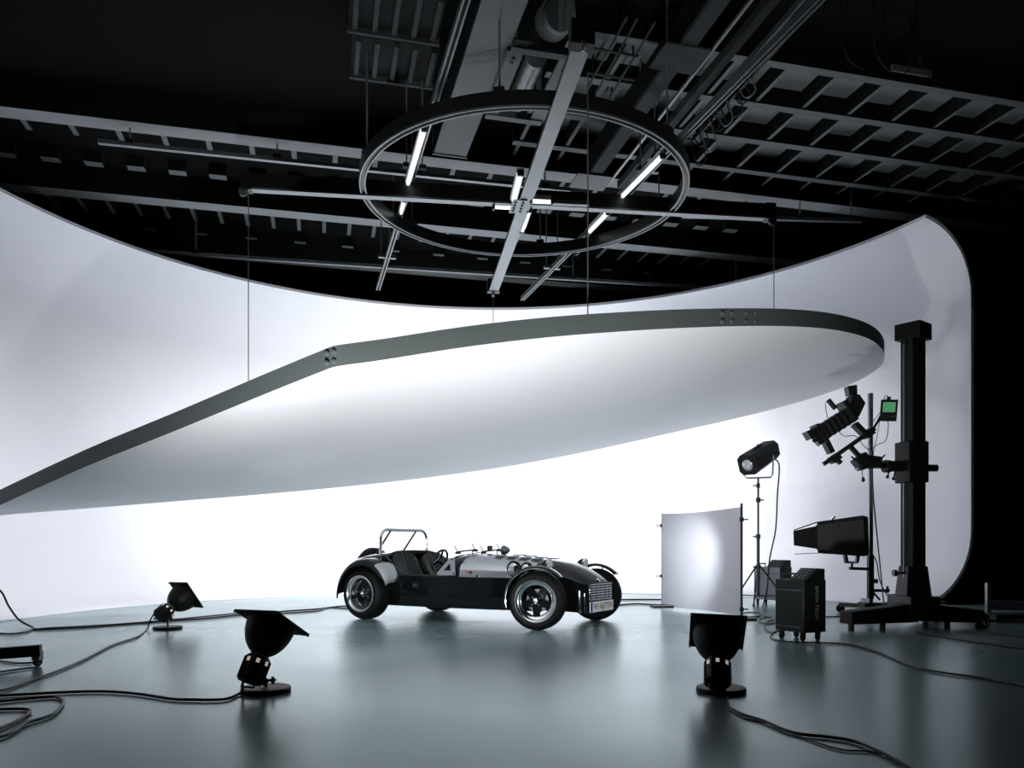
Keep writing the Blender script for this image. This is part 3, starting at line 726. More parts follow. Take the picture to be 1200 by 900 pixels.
# ================================================================== FLOOR FLASH HEADS
def flash_head(label, base_px, d, corner, energy, dish_px, dish_y, aim, knob=1, beam=100):
    p = flo(*base_px)
    t = thing('floor_flash_head', label, 'studio lamp', tuple(p), 0, 'floor flash heads')
    d = V(d).normalized(); cd = V(corner); cd = (cd-d*cd.dot(d)).normalized(); sd = d.cross(cd)
    s, u = (cd+sd).normalized(), (cd-sd).normalized()          # edges of the square frame
    dc = at(*dish_px, dish_y)-p                                # centre of the dish mouth
    MB().lathe([(0, 0), (.135, 0), (.138, .004), (.138, .022), (.132, .028), (0, .030)], n=48).build('base_plate', 'black', t)
    hb = dc-d*.345                                             # rear end of the housing
    pv = hb+d*.06; side = V((knob*.075, -.01, 0)); cl = V((0, 0, max(.06, (hb.z+.03)*.6)))
    MB().cyl((0, 0, .028), cl, .010, n=10).build('stem', 'blackm', t)
    MB().bar(cl-V((0, 0, .015)), pv, .03, .035).build('tilt_clamp', 'blackm', t)
    MB().cyl(cl, cl+side*.55, .008, n=8).build('clamp_screw', 'blackm', t)
    kn = MB(); c = cl+side*.6
    for a in range(3):
        s2, u2, _ = frame(side); e = s2*math.cos(a*2.1)+u2*math.sin(a*2.1); kn.bar(c-e*.002, c+e*.022, .014, .014)
    kn.build('clamp_knob', 'blackm', t)
    prof_ = [(0, 0), (.068, 0), (.076, .012), (.076, .128), (.066, .140), (0, .140)]
    ho_ = MB().lathe(prof_, hb, d, 8, a0=R(22.5)).build('housing', 'black', t, ang=20)
    fs, fu, dd = frame(d)
    for k in range(8):
        a = R(45*k); e = fs*math.cos(a)+fu*math.sin(a); f_ = dd.cross(e)
        c = hb+d*.112+e*.0705
        MB().prism([c+f_*.010-d*.014, c-f_*.010-d*.014, c-f_*.010+d*.010, c+f_*.010+d*.010], e*.0018).build('vent_window', 'slot', ho_)
        for q in (-.024, .024): MB().bar(hb+d*.012+e*.0715+f_*q, hb+d*.126+e*.0715+f_*q, .004, .006).build('housing_rib', 'blackm', ho_)
    MB().lathe([(.050, .138), (.058, .138), (.058, .150), (.050, .150)], hb, d, 24, closed=True).build('collar', 'greypack', ho_)
    MB().tube([hb-fs*.045, hb-fs*.045-d*.03, hb+fs*.045-d*.03, hb+fs*.045], .006, 6).build('rear_handle', 'blackm', ho_)
    pr = [(.045, -.192)]
    for i in range(1, 15):
        a = R(18+72*i/14); pr.append((.138*math.sin(a), -.20*math.cos(a)+.006))
    pr += [(.134, .006)]
    for i in range(14, 0, -1):
        a = R(18+72*i/14); pr.append((.133*math.sin(a), -.194*math.cos(a)+.006))
    pr.append((.045, -.186))
    ds = MB().lathe(pr, dc, d, 40, closed=True).build('dish', 'black', t, ang=50)
    MB().lathe([(0, -.08), (.012, -.08), (.016, -.10), (.016, -.185), (0, -.185)], dc, d, 16).build('flash_tube', 'bulb', ds)
    h = .155; r = .112                                         # square frame at the mouth: four flat leaves
    for e, f_ in ((s, u), (u, s), (-s, u), (-u, s)):
        MB().prism([dc+e*r-f_*h+d*.006, dc+e*r+f_*h+d*.006, dc+e*h+f_*h+d*.008, dc+e*h-f_*h+d*.008], d*.010).build('frame_leaf', 'black', t)
    for q1, q2 in ((1, 1), (1, -1), (-1, 1), (-1, -1)):
        MB().prism([dc+s*q1*.06+u*q2*.125+d*.005, dc+s*q1*.125+u*q2*.06+d*.005, dc+s*q1*.13+u*q2*.13+d*.005], d*.006).build('corner_web', 'black', t)
        MB().bar(dc+s*q1*.150+u*q2*.150, dc+s*q1*.150+u*q2*.150+d*.018, .010, .010).build('frame_hinge', 'blackm', t)
    L = bpy.data.lights.new('flash_light', 'SPOT'); L.energy = energy; L.spot_size = R(beam); L.spot_blend = .9; L.shadow_soft_size = .05
    lo = bpy.data.objects.new('flash_light', L); COL.objects.link(lo); lo.parent = t
    lo.location = dc+d*.01; lo.rotation_euler = (V(aim)-p-dc).to_track_quat('-Z', 'Y').to_euler()
flash_head('round flash head on a disc base, tilted right, at front left', (311.5, 810.5), (.209, .458, .866), (.380, -.85, .358), 560, (318, 732), 4.47, (-1.1, 8.3, 2.1), 1)
flash_head('small-looking flash head at rear left, leaning right towards the car', (196.5, 737.2), (.467, .675, .564), (.3385, -.729, .593), 22, (217, 698), 7.85, (-1.8, 10.0, 1.9), 1, 56)
flash_head('flash head at front right turned away, below the diffusion screen', (845, 810.5), (.166, .658, .733), (.597, -.657, .453), 380, (840.5, 742), 4.52, (1.4, 8.6, 2.6), -1)

# ================================================================== DIFFUSION SCREEN
pa = flo(775.5, 711.5); pb = flo(869, 726.5)
ds = thing('diffusion_screen', 'white translucent diffusion screen between two thin black posts', 'screen', tuple((pa+pb)/2))
g = []
dn = (pb-pa).normalized(); nrm = V((dn.y, -dn.x, 0))
for i in range(21):
    a = i/20; row = []
    p = pa.lerp(pb, a)
    for j in range(13):
        b_ = j/12; z = .05+1.21*b_
        bow = .03*math.sin(PI*a)*(1-.3*b_)
        row.append(V((p.x, p.y, z))+nrm*bow-V((0, 0, .02*math.sin(PI*a)*b_)))
    g.append(row)
MB().shell(g, .003).build('cloth', 'diff', ds, True, ang=60)
for p, nm in ((pa, 0), (pb, 1)):
    po = MB().cyl(V((p.x, p.y, .0)), V((p.x, p.y, 1.30 if nm else 1.275)), .014 if nm else .006, n=10).build('post', 'blackm' if nm else 'steelwire', ds, True)
    MB().bar(V((p.x-.13, p.y-.02, .012)), V((p.x+.13, p.y+.02, .012)), .20, .022).build('foot_plate', 'black', ds, True)
    for z in ((1.10, .42) if not nm else (1.12, .12)):
        q = V((p.x, p.y, z)); sx = 1 if nm else -1
        MB().bar(q, q+V((sx*.075, 0, 0)), .014, .014).build('clip_pin', 'blackm', ds, True)
        MB().box(q, (.04, .035, .045)).build('clip', 'blackm', ds, True)

# ================================================================== FLASH GENERATORS ON CASTORS
def generator(label, p, rz, body_mat, side_mat, wd, dp, lettered):
    t = thing('flash_generator', label, 'generator', p, rz, 'wheeled flash generators')
    z0, z1 = .075, .53
    MB().box((0, 0, (z0+z1)/2), (wd, dp, z1-z0)).build('case', body_mat, t, bevel=.008)
    MB().box((wd/2+.006, 0, (z0+z1)/2), (.012, dp+.004, z1-z0)).build('side_cover', side_mat, t, bevel=.004)
    MB().box((-.0, dp/2+.014, (z0+z1)/2), (wd*.9, .028, z1-z0-.01)).build('rear_cover', side_mat, t, bevel=.004)
    for z in (.44, .12): MB().box((0, -dp/2-.002, z), (wd*.86, .004, .006)).build('panel_groove', 'duct' if body_mat == 'black' else 'blackm', t)
    # sloping control desk
    y0, y1 = -dp/2+.03, dp/2
    dk = MB().prism([(-.02, y0, z1), (-.02, y1, z1), (-.02, y1-.0, z1+.095), (-.02, y0+.14, z1+.10)], (wd/2+.02, 0, 0)).build('control_desk', side_mat, t)
    sl = V((0, .14, .10)).normalized(); nn = V((0, -sl.z, sl.y))
    for i in range(4):
        for j in range(3):
            q = V((.02+.045*j*(wd/.34), y0, z1))+sl*(.03+.036*i)+nn*.002
            m3 = Matrix((V((1, 0, 0)), sl, nn)).transposed()
            MB().box(q, (.026, .018, .006), rm=m3).build('desk_key', 'duct', dk)
    hn = MB().tube([(-wd/2+.04, -dp/2+.04, z1), (-wd/2+.04, -dp/2+.04, z1+.045), (-wd/2+.04, dp/2-.06, z1+.045), (-wd/2+.04, dp/2-.06, z1)], .009, 8).build('carry_handle', 'blackm', t)
    for sx in (-1, 1):
        for sy in (-1, 1):
            c = V((sx*(wd/2-.04), sy*(dp/2-.04), .037))
            ca = MB().lathe([(0, -.014), (.034, -.014), (.037, -.008), (.037, .008), (.034, .014), (0, .014)], c, (1, .4, 0), 20).build('castor', 'tyre', t)
            MB().box(c+V((0, 0, .034)), (.04, .03, .028)).build('castor_fork', 'blackm', ca)
            MB().lathe([(0, -.017), (.012, -.017), (.012, .017), (0, .017)], c, (1, .4, 0), 10).build('castor_hub', 'chrome', ca)
    if lettered:
        text_mesh('case_lettering', 'BRON TECH', .052, 'greypack', t, Matrix.Translation((wd/2+.0125, .02, .335)) @ Matrix(((0, 0, 1, 0), (0, -1, 0, 0), (1, 0, 0, 0), (0, 0, 0, 1))) @ Matrix.Rotation(PI, 4, 'Z') @ Matrix.Diagonal((1, 1, 1, 1)), .0006)
    return t
generator('black wheeled flash generator with vertical lettering in front of the lamp stands', tuple(flo(937, 749)), R(-63), 'black', 'black', .32, .26, True)
generator('grey-fronted wheeled flash generator behind the tripod stand', tuple(flo(905, 708.5)), R(-48), 'greypack', 'black', .40, .30, False)

# ================================================================== FRESNEL SPOT ON TRIPOD
YT = 10.35; pt = at(888.5, 704, YT); pt = V((pt.x, YT, 0))
tr = thing('tripod_lamp', 'black box spotlight with round lens tilted down on a tall tripod', 'studio lamp', tuple(pt))
zt = 1.72
MB().cyl((0, 0, .16), (0, 0, .95), .020, n=12).build('tripod_tube', 'blackm', tr)
MB().cyl((0, 0, .9), (0, 0, zt), .013, n=12).build('upper_tube', 'blackm', tr)
for z in (.55, .95, 1.43, 1.62):
    MB().cyl((0, 0, z-.03), (0, 0, z+.03), .030 if z < 1.5 else .024, n=12).build('clamp_collar', 'blackm', tr)
    MB().cyl((0, 0, z), ((.07 if z in (1.43,) else -.07), -.01, z), .009, n=8).build('clamp_knob', 'blackm', tr)
for a in (200, 320, 80):
    e = V((math.cos(R(a)), math.sin(R(a)), 0))
    lg = MB().tube([e*.03+V((0, 0, .56)), e*.46+V((0, 0, .012))], .011, 8).build('leg', 'blackm', tr)
    MB().tube([e*.02+V((0, 0, .17)), e*.33+V((0, 0, .19))], .007, 6).build('leg_brace', 'blackm', lg)
    MB().lathe([(0, -.012), (.018, -.012), (.018, .012), (0, .015)], e*.46+V((0, 0, .012)), n=10).build('rubber_foot', 'tyre', lg)
# head: axis from back (upper right) to front lens (lower left, towards camera)
f0 = at(876, 545, YT-.15)-pt; b0 = at(903, 527, YT+.25)-pt
ax = (f0-b0).normalized(); s, u, d = frame(ax)
cen = (f0+b0)/2; Lh = (f0-b0).length
def oct_sec(c, w_, h_, ch):
    return [c+s*x+u*y for x, y in ((-w_, -h_+ch), (-w_+ch, -h_), (w_-ch, -h_), (w_, -h_+ch), (w_, h_-ch), (w_-ch, h_), (-w_+ch, h_), (-w_, h_-ch))]
hd = MB().loft([oct_sec(b0, .125, .125, .05), oct_sec(f0, .135, .135, .05)]).build('lamp_head', 'black', tr, ang=20)
MB().loft([oct_sec(b0-d*.02, .10, .10, .04), oct_sec(b0, .12, .12, .05)]).build('rear_cap', 'blackm', hd)
MB().lathe([(.076, 0), (.09, 0), (.09, .012), (.076, .012)], f0, ax, 32, closed=True).build('lens_ring', 'blackm', hd)
MB().lathe([(0, .03), (.03, .027), (.055, .016), (.076, .002), (.076, -.002), (0, -.002)], f0, ax, 32).build('lens', 'glass', hd)
for q in (-.15, -.05, .05): MB().prism([cen+d*q+s*.132-u*.03, cen+d*(q+.06)+s*.132-u*.03, cen+d*(q+.06)+s*.132-u*.022, cen+d*q+s*.132-u*.022], s*.004).build('vent_slot', 'duct', hd)
MB().bar(cen+u*.14-d*.12, cen+u*.14+d*.12, .02, .02).build('top_rail', 'blackm', hd)
MB().cyl(cen+u*.14-d*.02, cen+u*.18-d*.02, .008, n=8).build('top_knob', 'blackm', hd)
# U-bracket
yk = V((0, 0, zt)); MB().tube([cen+s*.16-d*.08-u*.02, V((.19, 0, zt+.06)), V((.17, 0, zt+.01)), V((-.15, 0, zt+.0)), V((-.19, 0, zt+.04)), cen-s*.16-d*.08-u*.02], .011, 8).build('yoke', 'greypack', tr)
cb = smooth_path([b0-u*.12, at(913, 545, YT)-pt, at(911, 580, YT)-pt, at(909, 620, YT)-pt, at(902, 655, YT)-pt, at(899, 690, YT-.1)-pt, flo(894, 711)-pt+V((0, 0, .01))], 6)
MB().tube(cb, .010, 6).build('mains_lead', 'cable', tr)

# ================================================================== LARGE SPOT WITH BARN DOORS ON ROLLING COLUMN
YS = 9.35; ps = V(((1020-600)/FPX*YS, YS, 0))
ls = thing('rolling_lamp_stand', 'slim black rolling column stand carrying the barn-door lamp', 'lamp stand', tuple(ps))
MB().bar((0, 0, .1), (0, 0, at(1018, 461, YS).z), .045, .045).build('column', 'rail', ls)
MB().box((.0, 0, .12), (.22, .20, .06)).build('hub_block', 'black', ls)
for (u_, v_, uy) in ((985, 718, 0), (1050, 716, 0), (1012, 712, 1)):
    q = flo(u_, v_)-ps; q.z = .10
    lg = MB().bar((0, 0, .11), q, .07, .05).build('leg', 'blackm', ls)
    MB().lathe([(0, -.014), (.05, -.014), (.053, 0), (.05, .014), (0, .014)], (q.x, q.y, .053), (.3, 1, 0), 20).build('castor', 'tyre', lg)
    MB().box((q.x, q.y, .085), (.04, .04, .05)).build('castor_fork', 'blackm', lg)
def rel(u_, v_, dy=0): return at(u_, v_, YS+dy)-ps
MB().bar((0, 0, .2), (0, 0, .72), .06, .06).build('carriage', 'black', ls)
MB().bar(rel(1020, 667), rel(996, 666, -.1), .035, .035).build('lamp_arm', 'blackm', ls)
MB().cyl(rel(1020, 681), rel(1027, 681, -.02), .012, n=8).cyl(rel(1025, 681, -.02), rel(1028, 681, -.02), .028, n=12).build('brake_knob', 'blackm', ls)
MB().bar(rel(1018, 692), rel(1042, 692), .03, .035).bar(rel(1023, 694), rel(1031, 703), .02, .02).cyl(rel(1040, 695), rel(1040, 687), .015, n=8).build('side_bracket', 'blackm', ls)
bl = thing('barn_door_lamp', 'large black spotlight with open barn doors aimed at the screen', 'studio lamp', tuple(ps+rel(998, 660, -.1)), 0)
po = V(bl.location)
def rl(u_, v_, dy=0): return at(u_, v_, YS-.1+dy)-po
bk = rl(1017, 628, -.12); fr = rl(958, 630, .08); ax = (fr-bk).normalized(); s, u, d = frame(ax)
def sec(c, w_, h_, ch): return [c+s*x+u*y for x, y in ((-w_, -h_+ch), (-w_+ch, -h_), (w_-ch, -h_), (w_, -h_+ch), (w_, h_-ch), (w_-ch, h_), (-w_+ch, h_), (-w_, h_-ch))]
hd = MB().loft([sec(bk, .19, .215, .05), sec(bk+d*.05, .21, .235, .05), sec(fr, .175, .185, .04)]).build('lamp_head', 'black', bl, ang=20)
MB().lathe([(.12, -.01), (.15, -.01), (.15, .012), (.12, .012)], fr, ax, 32, closed=True).build('lens_ring', 'blackm', hd)
MB().lathe([(0, .02), (.06, .014), (.12, .002), (.12, -.004), (0, -.004)], fr, ax, 32).build('lens', 'bulb', hd)
# four doors
ln = .26
for e, f_, w0, w1, lift in ((u, s, .16, .15, -.085), (-u, s, .15, .15, .005), (s, u, .135, .085, .07), (-s, u, .135, .085, .07)):
    h0 = .180 if abs(e.dot(u)) > .5 else .172
    a0 = fr+e*h0; a1 = fr+d*ln+e*(h0+lift)
    MB().prism([a0+f_*w0, a0-f_*w0, a1-f_*w1, a1+f_*w1], e*.006).build('barn_door', 'black', bl, smooth=False)
MB().bar(rl(968, 617, -.1), rl(978, 605, -.1), .03, .02).build('door_latch', 'chrome', hd)
MB().bar(rl(980, 615, -.22), rl(983, 622, -.22), .012, .01).build('side_scale', 'duct', hd)
MB().bar(rl(992, 618, -.25), rl(1010, 616, -.25), .008, .01).build('side_slot', 'duct', hd)
MB().tube([rl(990, 648, -.16), rl(991, 659, -.16), rl(1005, 659, .14), rl(1006, 648, .14)], .014, 8).build('yoke', 'blackm', bl)
MB().bar(rl(990, 649, -.16), rl(992, 659, -.16), .03, .06).bar(rl(1006, 648, -.16), rl(1004, 659, -.16), .03, .05).build('yoke_arm', 'blackm', bl)
MB().cyl(rl(998.5, 660), rl(998.5, 667), .014, n=8).build('spigot', 'blackm', bl)
L = bpy.data.lights.new('screen_light', 'SPOT'); L.energy = 210; L.spot_size = R(66); L.spot_blend = .9; L.shadow_soft_size = .12
lo = bpy.data.objects.new('screen_light', L); COL.objects.link(lo); lo.parent = bl
lo.location = fr+d*.14; tgt = at(820, 655, 9.7); lo.rotation_euler = (tgt-(po+fr+d*.05)).to_track_quat('-Z', 'Y').to_euler()

# ================================================================== CAMERA COLUMN STAND
YC = 8.05; pc = V(((1070-600)/FPX*YC, YC, 0))
cs = thing('camera_column_stand', 'tall heavy black studio camera column on a wide wheeled base', 'camera stand', tuple(pc))
def rc(u_, v_, dy=0): return at(u_, v_, YC+dy)-pc
zt = rc(1069, 398).z
MB().box((0, 0, (.3+zt)/2), (.175, .16, zt-.3), rz=R(20)).build('column', 'black', cs, bevel=.01)
MB().box((-.105, -.02, (.3+zt)/2), (.012, .012, zt-.4)).build('guide_wire', 'steelwire', cs)
MB().prism([Matrix.Rotation(R(38), 3, 'Z') @ V((x, y, zt-.01)) for x, y in ((-.13, -.13), (.13, -.13), (.13, .13), (-.13, .13))], (0, 0, .165)).build('head_cap', 'black', cs, bevel=.006)
for x in (-.09, .09): MB().cyl((x, -.03, zt-.05), (x, -.03, zt), .014, n=8).build('cap_roller', 'blackm', cs)
zc0, zc1 = rc(1068, 566).z, rc(1068, 518).z
MB().box((-.015, 0, (zc0+zc1)/2), (.23, .22, zc1-zc0), rz=R(12)).build('carriage', 'black', cs, bevel=.01)
# foot: flared socket, long box legs
MB().loft([[V((x*.13, y*.13, .30)) for x, y in ((-1, -1), (1, -1), (1, 1), (-1, 1))], [V((x*.10, y*.10, .62)) for x, y in ((-1, -1), (1, -1), (1, 1), (-1, 1))]]).build('socket', 'black', cs, bevel=.008)
MB().cyl((-.1, -.05, .55), (-.2, -.06, .55), .012, n=8).cyl((-.2, -.06, .55), (-.235, -.06, .55), .034, n=12).build('lock_knob', 'blackm', cs)
MB().box((0, 0, .20), (.30, .50, .24)).build('base_block', 'black', cs, bevel=.01)
for q0, q1, nm in ((rc(1068, 727, -.1), rc(991, 726, -.35), 1), (rc(1076, 727, 0), rc(1152, 726, -.2), 1), (rc(1070, 724, 0), rc(1100, 712, 1.1), 0)):
    q0.z = .16; q1.z = .13
    dd = (q1-q0).normalized()
    lg = MB().loft([[q0+V((0, 0, z))+V((-dd.y, dd.x, 0))*w_ for w_, z in ((-.10, -.10), (.10, -.10), (.10, .09), (-.10, .09))], [q1+V((0, 0, z))+V((-dd.y, dd.x, 0))*w_ for w_, z in ((-.09, -.07), (.09, -.07), (.08, .055), (-.08, .055))]]).build('base_leg', 'black', cs, bevel=.008)
    MB().box(q1+V((0, 0, -.005))-dd*.006, (.01, .01, .01)).build('leg_pin', 'blackm', lg)
    for f_ in (.08, .55):
        p = q1.lerp(q0, f_); MB().cyl((p.x, p.y, 0), (p.x, p.y, .08), .03, n=12).build('levelling_foot', 'blackm', lg)
wc = rc(1153, 731, -.25); wc.z = .075
wh = MB().lathe([(0, -.02), (.07, -.02), (.075, 0), (.07, .02), (0, .02)], wc, (.5, -1, 0), 24).build('castor', 'tyre', cs)
MB().lathe([(.02, -.024), (.05, -.022), (.05, .022), (.02, .024)], wc, (.5, -1, 0), 20).build('castor_rim', 'chrome', wh)
MB().box(wc+V((-.05, 0, .05)), (.12, .06, .07)).build('castor_fork', 'blackm', wh)
# horizontal arm
arm_z = rc(1060, 546).z
MB().cyl((-.08, -.02, arm_z), (-.27, -.05, arm_z-.01), .055, n=16).cyl((-.27, -.05, arm_z-.01), (-.32, -.06, arm_z-.01), .065, n=16).build('arm_clamp', 'black', cs)
MB().cyl((.1, .0, arm_z-.02), (.235, .02, arm_z-.02), .036, n=14).lathe([(0, -.03), (.036, -.015), (.036, .02), (0, .03)], (.235, .02, arm_z-.02), (1, 0, 0), 14).build('counter_handle', 'black', cs)
MB().cyl((-.15, -.02, arm_z+.01), (-.55, -.08, arm_z-.01), .030, n=12).build('arm_tube', 'black', cs)
for u_, v_ in ((1040, 554), (1047, 556)):
    a_ = rc(u_+3, 548, -.1); b_ = rc(u_, v_+5, -.12)
    MB().tube([a_, b_], .008, 6).lathe([(0, -.02), (.016, -.01), (.016, .012), (0, .02)], b_, (0, .1, 1), 10).build('tommy_bar', 'blackm', cs)
hp = MB()
hp.box(rc(1022, 541, -.1), (.16, .12, .11), rm=Matrix.Rotation(R(8), 3, 'Y'))
hp.box(rc(1010, 541, -.1), (.14, .15, .13), rm=Matrix.Rotation(R(-40), 3, 'Y'))
hp.build('pan_tilt_head', 'black', cs, bevel=.01)
MB().bar(rc(1004, 549, -.1), rc(1027, 547, -.1), .10, .018, up=(0, 0, 1)).build('head_plate', 'blackm', cs)
MB().tube([rc(1010, 549, -.14), rc(1011, 560, -.14)], .004, 6).lathe([(0, -.03), (.018, -.015), (.015, .015), (0, .03)], rc(1011.5, 562, -.14), (0, 0, 1), 10).build('release_bulb', 'blackm', cs)
for a_, b_ in (((1031, 540), (1037, 533)), ((1030, 546), (1036, 550)), ((1002, 539), (998, 535))):
    MB().tube([rc(*a_, -.15), rc(*b_, -.17)], .009, 6).build('head_lever', 'blackm', cs)
MB().bar(rc(1008, 536, -.1), rc(996, 523, -.1), .045, .04).build('rail_support', 'black', cs)
# ---- the view camera
vc = thing('view_camera', 'black monorail view camera tilted down on the column arm', 'camera', tuple(pc+rc(996, 523, -.1)))
po = V(vc.location)
def rv(u_, v_, dy=0): return at(u_, v_, YC-.1+dy)-po
MB().bar(rv(965, 544), rv(1025, 502), .035, .04).build('monorail', 'blackm', vc)
r_d = (rv(1025, 502)-rv(965, 544)).normalized(); r_u = V((0, -1, 0)).cross(r_d).normalized()
if r_u.z < 0: r_u = -r_u
r_s = V((0, 1, 0)); m3 = Matrix((r_d, r_s, r_u)).transposed()
for (u_, v_) in ((978, 537), (1017, 508)):
    MB().box(rv(u_, v_), (.10, .10, .07), rm=m3).build('rail_clamp', 'black', vc)
MB().bar(rv(980, 538), rv(985, 543), .05, .04).build('rail_clamp_knob', 'blackm', vc)
# standards
MB().bar(rv(974, 531), rv(966, 515), .05, .10, up=r_s).build('front_standard', 'black', vc)
MB().bar(rv(1012, 508), rv(1001, 497), .05, .10, up=r_s).build('rear_standard', 'black', vc)
A_ = rv(961, 508); B_ = rv(996, 486)
bd = (B_-A_).normalized(); bu = r_s.cross(bd); bu = bu if bu.z > 0 else -bu
secs = []
for i in range(13):
    c = A_.lerp(B_, i/12); h_ = .08+(.003 if i % 2 else -.003)
    secs.append([c+bu*x*h_+r_s*y*h_ for x, y in ((-1, -1), (-1, 1), (1, 1), (1, -1))])
MB().loft(secs).build('bellows', 'black', vc, smooth=False)
mB = Matrix((bd, r_s, bu)).transposed()
MB().box(A_-bd*.01, (.03, .19, .21), rm=mB).build('lens_panel', 'black', vc)
MB().loft([[A_-bd*.02+bu*x*.05+r_s*y*.06+bu*.03 for x, y in ((-1, -1), (-1, 1), (1, 1), (1, -1))], [A_-bd*.13+bu*x*.045+r_s*y*.07+bu*.05 for x, y in ((-1, -1), (-1, 1), (1, 1), (1, -1))]]).build('lens_hood', 'black', vc)
MB().lathe([(0, 0), (.04, 0), (.04, .05), (.045, .06), (0, .06)], A_-bd*.02-bu*.06, -bd, 20).build('lens', 'blackm', vc)
kp = rv(955, 514)
MB().lathe([(0, -.03), (.025, -.025), (.03, 0), (.02, .02), (.02, .035), (0, .04)], kp, (-.3, -.2, -1), 14).build('shutter_knob', 'blackm', vc)
# back and bag bellows up to the hood
C0, C1, C2 = rv(992, 483), rv(1005, 469), rv(999, 459)
MB().loft([[C0+bu*x*.115-bd*.02+r_s*y*.10 for x, y in ((-1, -1), (-1, 1), (1, 1), (1, -1))], [C0+bd*.03+bu*x*.115+r_s*y*.10 for x, y in ((-1, -1), (-1, 1), (1, 1), (1, -1))]]).build('film_back', 'black', vc, bevel=.005)
MB().prism([p+V((0, -.09, 0)) for p in (rv(989, 482), rv(996, 494), rv(1003, 489), rv(1010, 474), rv(1003, 464), rv(996, 464))], (0, .18, 0)).build('reflex_hood', 'black', vc, bevel=.006)
MB().prism([p+V((0, -.05, 0)) for p in (rv(993, 464), rv(991, 453.5), rv(1002, 452), rv(1002.5, 463)) ], (0, .1, 0)).build('eye_cup', 'blackm', vc, bevel=.004)
MB().cyl(rv(970.5, 468.5, -.08), rv(979, 479, -.08), .024, n=12).build('meter_probe', 'black', vc)
MB().tube(smooth_path([rv(970, 468.5, -.08), rv(967.5, 474, -.08), rv(969, 486, -.08), rv(972, 496, -.06)], 5), .004, 5).build('probe_lead', 'cable', vc)
MB().tube(smooth_path([rv(983, 506, -.05), rv(990, 511, -.05), rv(1003, 511, -.06), rv(1012, 522, -.06), rv(1020, 527, -.06), rv(1028, 521, -.06), rv(1038, 516, -.06), rv(1041, 500, -.06), rv(1040, 492, -.05)], 5), .004, 5).build('sync_lead', 'cable', vc)
# ---- meter display on a gooseneck
mo = thing('meter_display', 'small black display with a glowing green screen on a gooseneck', 'display', tuple(pc+rc(1023, 533, -.1)))
po = V(mo.location)
def rm_(u_, v_, dy=0): return at(u_, v_, YC-.15+dy)-po
MB().tube(smooth_path([rm_(1023, 533, .05), rm_(1020, 520, .03), rm_(1022, 506, .02), rm_(1028, 495, .02), rm_(1033, 486, .02)], 6), .012, 8).build('gooseneck', 'blackm', mo)
rt3 = Matrix.Rotation(R(-20), 3, 'Z') @ Matrix.Rotation(R(4), 3, 'Y')
c = rm_(1041.5, 481)
MB().box(c, (.155, .035, .215), rm=rt3).build('display_case', 'black', mo, bevel=.006)
MB().box(c+rt3 @ V((-.0, -.019, .03)), (.115, .004, .10), rm=rt3).build('display_screen', 'screen', mo)
for i in range(3): MB().box(c+rt3 @ V((.02+.02*i, -.019, -.06)), (.012, .004, .01), rm=rt3).build('display_key', 'duct', mo)
MB().lathe([(0, -.02), (.02, -.02), (.02, .015), (0, .02)], c+V((0, 0, .12)), (0, 0, 1), 12).build('display_plug', 'blackm', mo)
MB().tube(smooth_path([c+V((0, 0, .135)), c+V((-.03, 0, .15)), c+V((-.05, .01, .1))], 5), .004, 5).build('display_lead', 'cable', mo)
for k, pth in enumerate([[(1033, 481), (1027, 489), (1020, 498)], [(1031, 492), (1027, 515), (1023, 532)]]):
    MB().tube(smooth_path([rm_(*p) for p in pth], 5), .0035, 5).build('display_lead', 'cable', mo)
# leads down the stands
for lab, pts in (('thin cable hanging from the camera arm down beside the column', [(1022, 545, 8.1), (1023, 575, 8.3), (1026, 610, 8.5), (1030, 650, 8.6), (1034, 690, 8.6), (1036, 713, 8.4)]),
                 ('thin cable looping from the barn-door lamp to the stand foot', [(1019, 645, 9.2), (1027, 658, 9.1), (1031, 680, 9.0), (1040, 698, 8.9), (1056, 713, 8.7)])):
    o = MB().tube(smooth_path([at(*p) for p in pts], 8), .007, 6).build('hanging_lead', 'cable'); tag(o, lab, 'cable')

# ================================================================== RIGHT EDGE: black felt flat, small trolley
fp = flo(1190, 712)
ff = thing('black_flat', 'black felt screen standing beyond the right end of the cyclorama', 'screen', (7.0, 10.0, 0), R(-8))
MB().box((.7, 0, 1.25), (1.9, .05, 2.46)).build('felt', 'carpet', ff)
MB().box((.7, -.0, 2.49), (1.94, .06, .04)).build('top_batten', 'black', ff)
for x in (-.2, 1.6): MB().box((x, .05, .03), (.08, .7, .06)).build('foot', 'black', ff)
ty_ = 8.6
tro = thing('equipment_trolley', 'low dark trolley with upright metal bracket at the right edge', 'trolley', tuple(V(((1185-600)/FPX*ty_, ty_, 0))))
pt_ = V(tro.location)
def rt_(u_, v_, dy=0): return at(u_, v_, ty_+dy)-pt_
MB().bar(rt_(1158, 718), rt_(1158, 683), .045, .045).build('upright', 'rail', tro)
MB().bar(rt_(1160, 709), rt_(1232, 711), .05, .10).build('cross_bar', 'greypack', tro)
MB().bar(rt_(1156, 722), rt_(1232, 722), .35, .05).build('deck', 'black', tro)
MB().bar(rt_(1228, 724), rt_(1228, 690), .045, .045).build('upright', 'blackm', tro)
for x in (-.22, .42):
    for y in (-.12, .12):
        MB().lathe([(0, -.012), (.03, -.012), (.032, 0), (.03, .012), (0, .012)], (x, y, .032), (0, 1, 0), 16).build('castor', 'tyre', tro)
        MB().box((x, y, .055), (.03, .034, .05)).build('castor_fork', 'blackm', tro)
